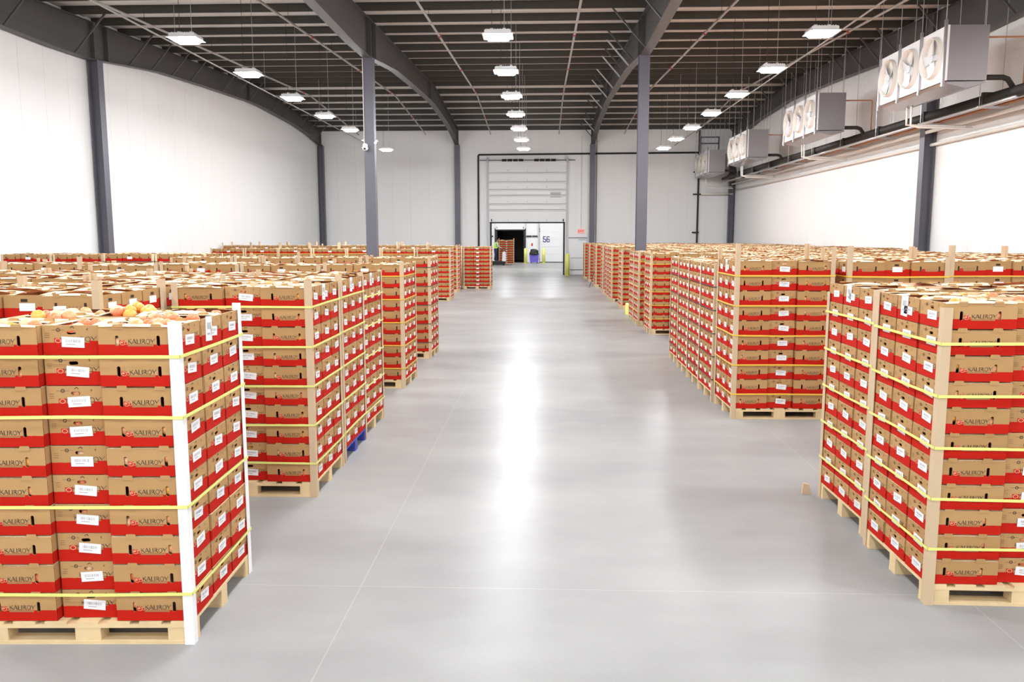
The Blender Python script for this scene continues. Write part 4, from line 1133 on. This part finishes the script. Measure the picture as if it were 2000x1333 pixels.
near_items = {"std": [], "far": [], "top": [[] for _ in T_TOP]}
hole_balls = []
n_cart = n_post = 0
post_stuff = []
LOADS.sort(key=lambda l: l.dist)
for li, L in enumerate(LOADS):
    lr = random.Random(100 + li)
    rot = L.rot
    # pallet
    if L.base:
        cx, cy, _ = L.P(PW / 2, PDp / 2)
        mat = M_BLUEWOOD if L.wood == "b" else M_WOOD
        nm = "wooden_pallet"
        if L.parts:
            o = empty(nm, (cx, cy, 0), rot)
            for i, (n, b) in enumerate(PP): link(n, PMESH[(mat.name, i)], o)
        else:
            o = link(nm, WHOLE_PALLET, None, (cx, cy, 0), rot)
        tag(o, ("blue painted" if L.wood == "b" else "pale wooden") + " pallet under the " + L.desc, "pallet", "pallets under the loads")
    # cartons
    for k in range(L.n):
        top = k == L.n - 1
        if not L.full and not L.near and not L.base and k < L.n - 2: continue
        for pos, (a, b, turned) in POS.items():
            x, y, _ = L.P(a + lr.uniform(-.003, .003), b + lr.uniform(-.003, .003))
            z = PH + k * L.h + 0.0005
            r = rot + (math.pi / 2 if turned else 0) + lr.uniform(-.006, .006)
            sz = L.h / CH
            single = L.near and (pos in L.near or (top and (len(L.near) > 3 or L.s > 0)))
            if single:
                me = lr.choice(TOP_ME) if top else NEAR_ME
                o = link("carton", me, None, (x, y, z), r); o.scale = (1, 1, sz)
                n_cart += 1
                layer = "top layer" if top else ("bottom layer" if k == 0 else ordn[k] + " layer up")
                tag(o, "kraft carton, %s, %s, %s" % (layer, POSW[pos], L.desc), "carton", "cartons on the " + L.desc)
                front_long = (pos in ("A0", "F0")) or (top and not turned)
                if front_long:
                    link("lettering", LETTER_ME, o); link("emblem", EMBLEM_ME, o)
                if turned or pos[0] == "A":
                    # which end shows: turned cartons show -x end to the viewer, aisle cartons their aisle end
                    flip = math.pi if (turned or L.s > 0) else 0.0
                    for n_, m_ in (("label", lr.choice(LABEL_ME)), ("end_print", ENDP_ME), ("end_emblem", ENDE_ME)):
                        if m_ is ENDE_ME and lr.random() < 0.35: continue
                        link(n_, m_, o, None, flip)
                    if top and pos == "A1": link("paper_sheet", PAPER_ME, o, None, flip)
                for hx in (-.112, .112):
                    if front_long and lr.random() < .5: hole_balls.append((x, y, z, r, hx, -CS / 2 + .042, lr.uniform(.07, .11)))
                if (turned or pos[0] == "A") and lr.random() < .6:
                    e = -1 if (turned or L.s > 0) else 1
                    hole_balls.append((x, y, z, r, e * (CL / 2 - .045), lr.uniform(-.02, .02), lr.uniform(.115, .13)))
            elif top:
                near_items["top"][lr.randrange(len(T_TOP))].append((x, y, z, r, sz))
            else:
                near_items["std" if L.dist < 22 else "far"].append((x, y, z, r, sz))
    # corner boards
    ov = L.over or (0, 0, 0, 0)
    corners = [(0, 0, 1, 1, "front aisle"), (0, PDp, 1, -1, "back aisle"), (PW, 0, -1, 1, "front outer"), (PW, PDp, -1, -1, "back outer")]
    for ci, (a, b, da, db, w) in enumerate(corners):
        z0 = 0.0
        z0 = max(z0, 0.0)
        z1 = L.top + ov[ci]
        if z1 < L.top - 0.03 and not (L.near or L.base): continue
        if L.base and not L.near and ci == 3: continue
        x, y, _ = L.P(a - da * .008, b - db * .008)
        # leg directions in world
        sx, sy = L.s * da, db
        rz = {(1, 1): 0, (-1, 1): math.pi / 2, (-1, -1): math.pi, (1, -1): -math.pi / 2}[(sx, sy)] + rot
        if n_post < 300 and (L.dist < 17 or L.base):
            o = link("corner_board", POST[L.post], None, (x, y, z0), rz); o.scale = (1, 1, z1 - z0); n_post += 1
            if L.desc:
                tag(o, "%s corner board, %s corner, %s" % ("white" if L.post == "w" else "kraft", w, L.desc), "corner board", "corner boards on the loads")
            else:
                sd = "left" if L.s < 0 else "right"
                tag(o, "kraft corner board, %s corner, %s" % (w, L.rowdesc), "corner board", "corner boards in the %s rows" % sd)
        else:
            post_stuff.append((x, y, z0, rz, z1 - z0))
    # straps
    if L.strap and L.levels:
        for q, lv in enumerate(L.levels):
            z = L.top - lv * L.h
            if not (L.full or L.base): continue
            sb = MB(); e = .0105; t2 = .0012; hh = .009 if L.dist < 11 else (.0055 if L.strap == 'dark' else .007)
            x0, x1, y0, y1 = -e, PW + e, -e, PDp + e
            # thin closed band round the load
            def ringp(d): return [(x0 - d, y0 - d), (x1 + d, y0 - d), (x1 + d, y1 + d), (x0 - d, y1 + d)]
            O = ringp(t2)
            for i in range(4):
                p, p2 = O[i], O[(i + 1) % 4]
                mid = (( p[0] + p2[0]) / 2, (p[1] + p2[1]) / 2)
                w3 = [L.P(p[0], p[1]), L.P(p2[0], p2[1])]
                n = Vector((w3[1][0] - w3[0][0], w3[1][1] - w3[0][1], 0)).normalized(); n = Vector((n.y, -n.x, 0)) * .0024
                cxy = L.P(PW / 2, PDp / 2)
                if n.dot(Vector((w3[0][0] - cxy[0], w3[0][1] - cxy[1], 0))) < 0: n = -n
                A_, B_ = Vector(w3[0]), Vector(w3[1])
                sag = lr.uniform(-.012, .012)
                for (P_, Q_, za, zb) in ((A_, (A_ + B_) / 2, 0, sag * .5), ((A_ + B_) / 2, B_, sag * .5, 0)):
                    for off in (Vector((0, 0, 0)), n):
                        sb.face([tuple(P_ + off + Vector((0, 0, za - hh))), tuple(Q_ + off + Vector((0, 0, zb - hh))), tuple(Q_ + off + Vector((0, 0, zb + hh))), tuple(P_ + off + Vector((0, 0, za + hh)))])
                    sb.face([tuple(P_ + Vector((0, 0, za + hh))), tuple(Q_ + Vector((0, 0, zb + hh))), tuple(Q_ + n + Vector((0, 0, zb + hh))), tuple(P_ + n + Vector((0, 0, za + hh)))])
                    sb.face([tuple(P_ + Vector((0, 0, za - hh))), tuple(Q_ + Vector((0, 0, zb - hh))), tuple(Q_ + n + Vector((0, 0, zb - hh))), tuple(P_ + n + Vector((0, 0, za - hh)))])
            o = sb.obj("strap", M_STRAP[L.strap])
            # put the origin at the strap's own height
            o.data.transform(Matrix.Translation((-L.x, -L.y, -z))); o.location = (L.x, L.y, z)
            for v in o.data.vertices: v.co.z += z
            cn = {"green": "lime", "yellow": "yellow", "dark": "dark"}[L.strap]
            if L.desc: tag(o, "%s strap, %s from top, on %s" % (cn, ordn[q], L.desc), "strap", "straps round the loads")
            else: tag(o, "%s strap, %s from top, on the %s" % (cn, ordn[q], L.rowdesc), "strap", "%s straps in the %s back rows" % (cn, "left" if L.s < 0 else "right"))

allc = assemble("stacked_cartons", [(T_STD, near_items["std"]), (T_FAR, near_items["far"])] + list(zip(T_TOP, near_items["top"])), STUFF_MATS)
tag(allc, "rows of strapped kraft and red cartons filling the hall behind", "cartons", kind="stuff")
if post_stuff:
    ps = assemble("corner_boards", [(CBA, post_stuff)], [M_POSTK])
    tag(ps, "thin kraft corner boards on the farthest rows of loads", "corner boards", kind="stuff")

# ------------------------------------------------------------------ tomatoes
bmt = bmesh.new(); bmesh.ops.create_icosphere(bmt, subdivisions=3, radius=0.037)
for v in bmt.verts:
    d = math.hypot(v.co.x, v.co.y) / .037
    if v.co.z > 0: v.co.z -= 0.011 * math.exp(-(d / .28) ** 2)
    v.co.z *= 0.88
    a = math.atan2(v.co.y, v.co.x); v.co.x *= 1 + .02 * math.cos(5 * a); v.co.y *= 1 + .02 * math.cos(5 * a)
TOM_ME = []
for m in M_TOM:
    me = bpy.data.meshes.new("tomato"); bmt.to_mesh(me); me.materials.append(m)
    me.polygons.foreach_set("use_smooth", [True] * len(me.polygons)); TOM_ME.append(me)
bmt.free()
tr_ = random.Random(21)
def heap(L, pos, count, zlo, zhi):
    a, b, turned = POS[pos]
    placed = []
    x, y, _ = L.P(a, b); r = L.rot + (math.pi / 2 if turned else 0)
    tries = 0
    while len(placed) < count and tries < 400:
        tries += 1
        u, v = tr_.uniform(-.15, .15), tr_.uniform(-.11, .11)
        if any((u - p[0]) ** 2 + (v - p[1]) ** 2 < .066 ** 2 for p in placed): continue
        placed.append((u, v))
        bulge = 1 - (u / .2) ** 2 - (v / .16) ** 2
        z = PH + (L.n - 1) * L.h + zlo + (zhi - zlo) * max(0, bulge) + tr_.uniform(-.006, .006)
        c, s = math.cos(r), math.sin(r)
        o = link("tomato", tr_.choice(TOM_ME), None, (x + u * c - v * s, y + u * s + v * c, z))
        o.rotation_euler = (tr_.uniform(-.8, .8), tr_.uniform(-.8, .8), tr_.uniform(0, 6))
        o.scale = (tr_.uniform(.9, 1.12),) * 3
        tag(o, "tomato in the %s top carton, %s" % (POSW[pos], L.desc), "tomato", "tomatoes in the %s carton, %s" % (POSW[pos], L.desc))
byd = {l.desc: l for l in LOADS if l.desc}
L1 = byd["left foreground load with white corner boards"]
for p, c, lo, hi in (("A0", 9, .135, .158), ("A1", 9, .13, .16), ("A2", 7, .125, .15), ("M0", 9, .12, .15), ("M1", 11, .145, .20), ("F0", 10, .12, .16), ("F1", 8, .13, .18), ("F2", 7, .13, .16)):
    heap(L1, p, c, lo, hi)
for key in ("right foreground load", "left load just behind the white-cornered one"):
    for p in ("A0", "A1", "M0", "M1", "F0"): heap(byd[key], p, 6, .118, .145)
ib = bmesh.new(); bmesh.ops.create_icosphere(ib, subdivisions=2, radius=0.036)
bb = MB()
for f in ib.faces: bb.face([tuple(v.co) for v in f.verts])
ib.free()
V, F, M, U = bb.arrays()
groups = [[], [], [], []]
for (x, y, z, r, u, v, dz) in hole_balls:
    c, s = math.cos(r), math.sin(r)
    groups[tr_.choice((0, 0, 1, 2, 2, 3))].append((x + u * c - v * s, y + u * s + v * c, z + dz * .93, 0, 1))
its = []
for gi, g_ in enumerate(groups): its.append(((V, F, M + gi, U), g_))
tb = assemble("packed_tomatoes", its, M_TOM)
tag(tb, "tomatoes showing orange through the carton hand holes", "tomatoes", kind="stuff")

# loose ends: a dangling strap tail by the far right loads, a wooden wedge by the right foreground row
o = MB().tube([(0, 0, 0.02), (0.10, 0.0, 0.35), (0.20, 0.05, 0.75)], .014, 6).obj("loose_strap", M_BLACK, None, False, (2.05, 36.2, 0)); tag(o, "dark strap tail leaning out from the far right loads", "strap")
o = MB().prism([(0, 0), (.08, 0), (.06, .09), (.01, .10)], 1, 0, .03).obj("torn_board", M_POSTK, None, False, (2.33, 7.16, 0)); tag(o, "torn kraft board scrap at the foot of the second right load", "board scrap")
print("cartons", n_cart, "posts", n_post, "objects", len(bpy.data.objects))
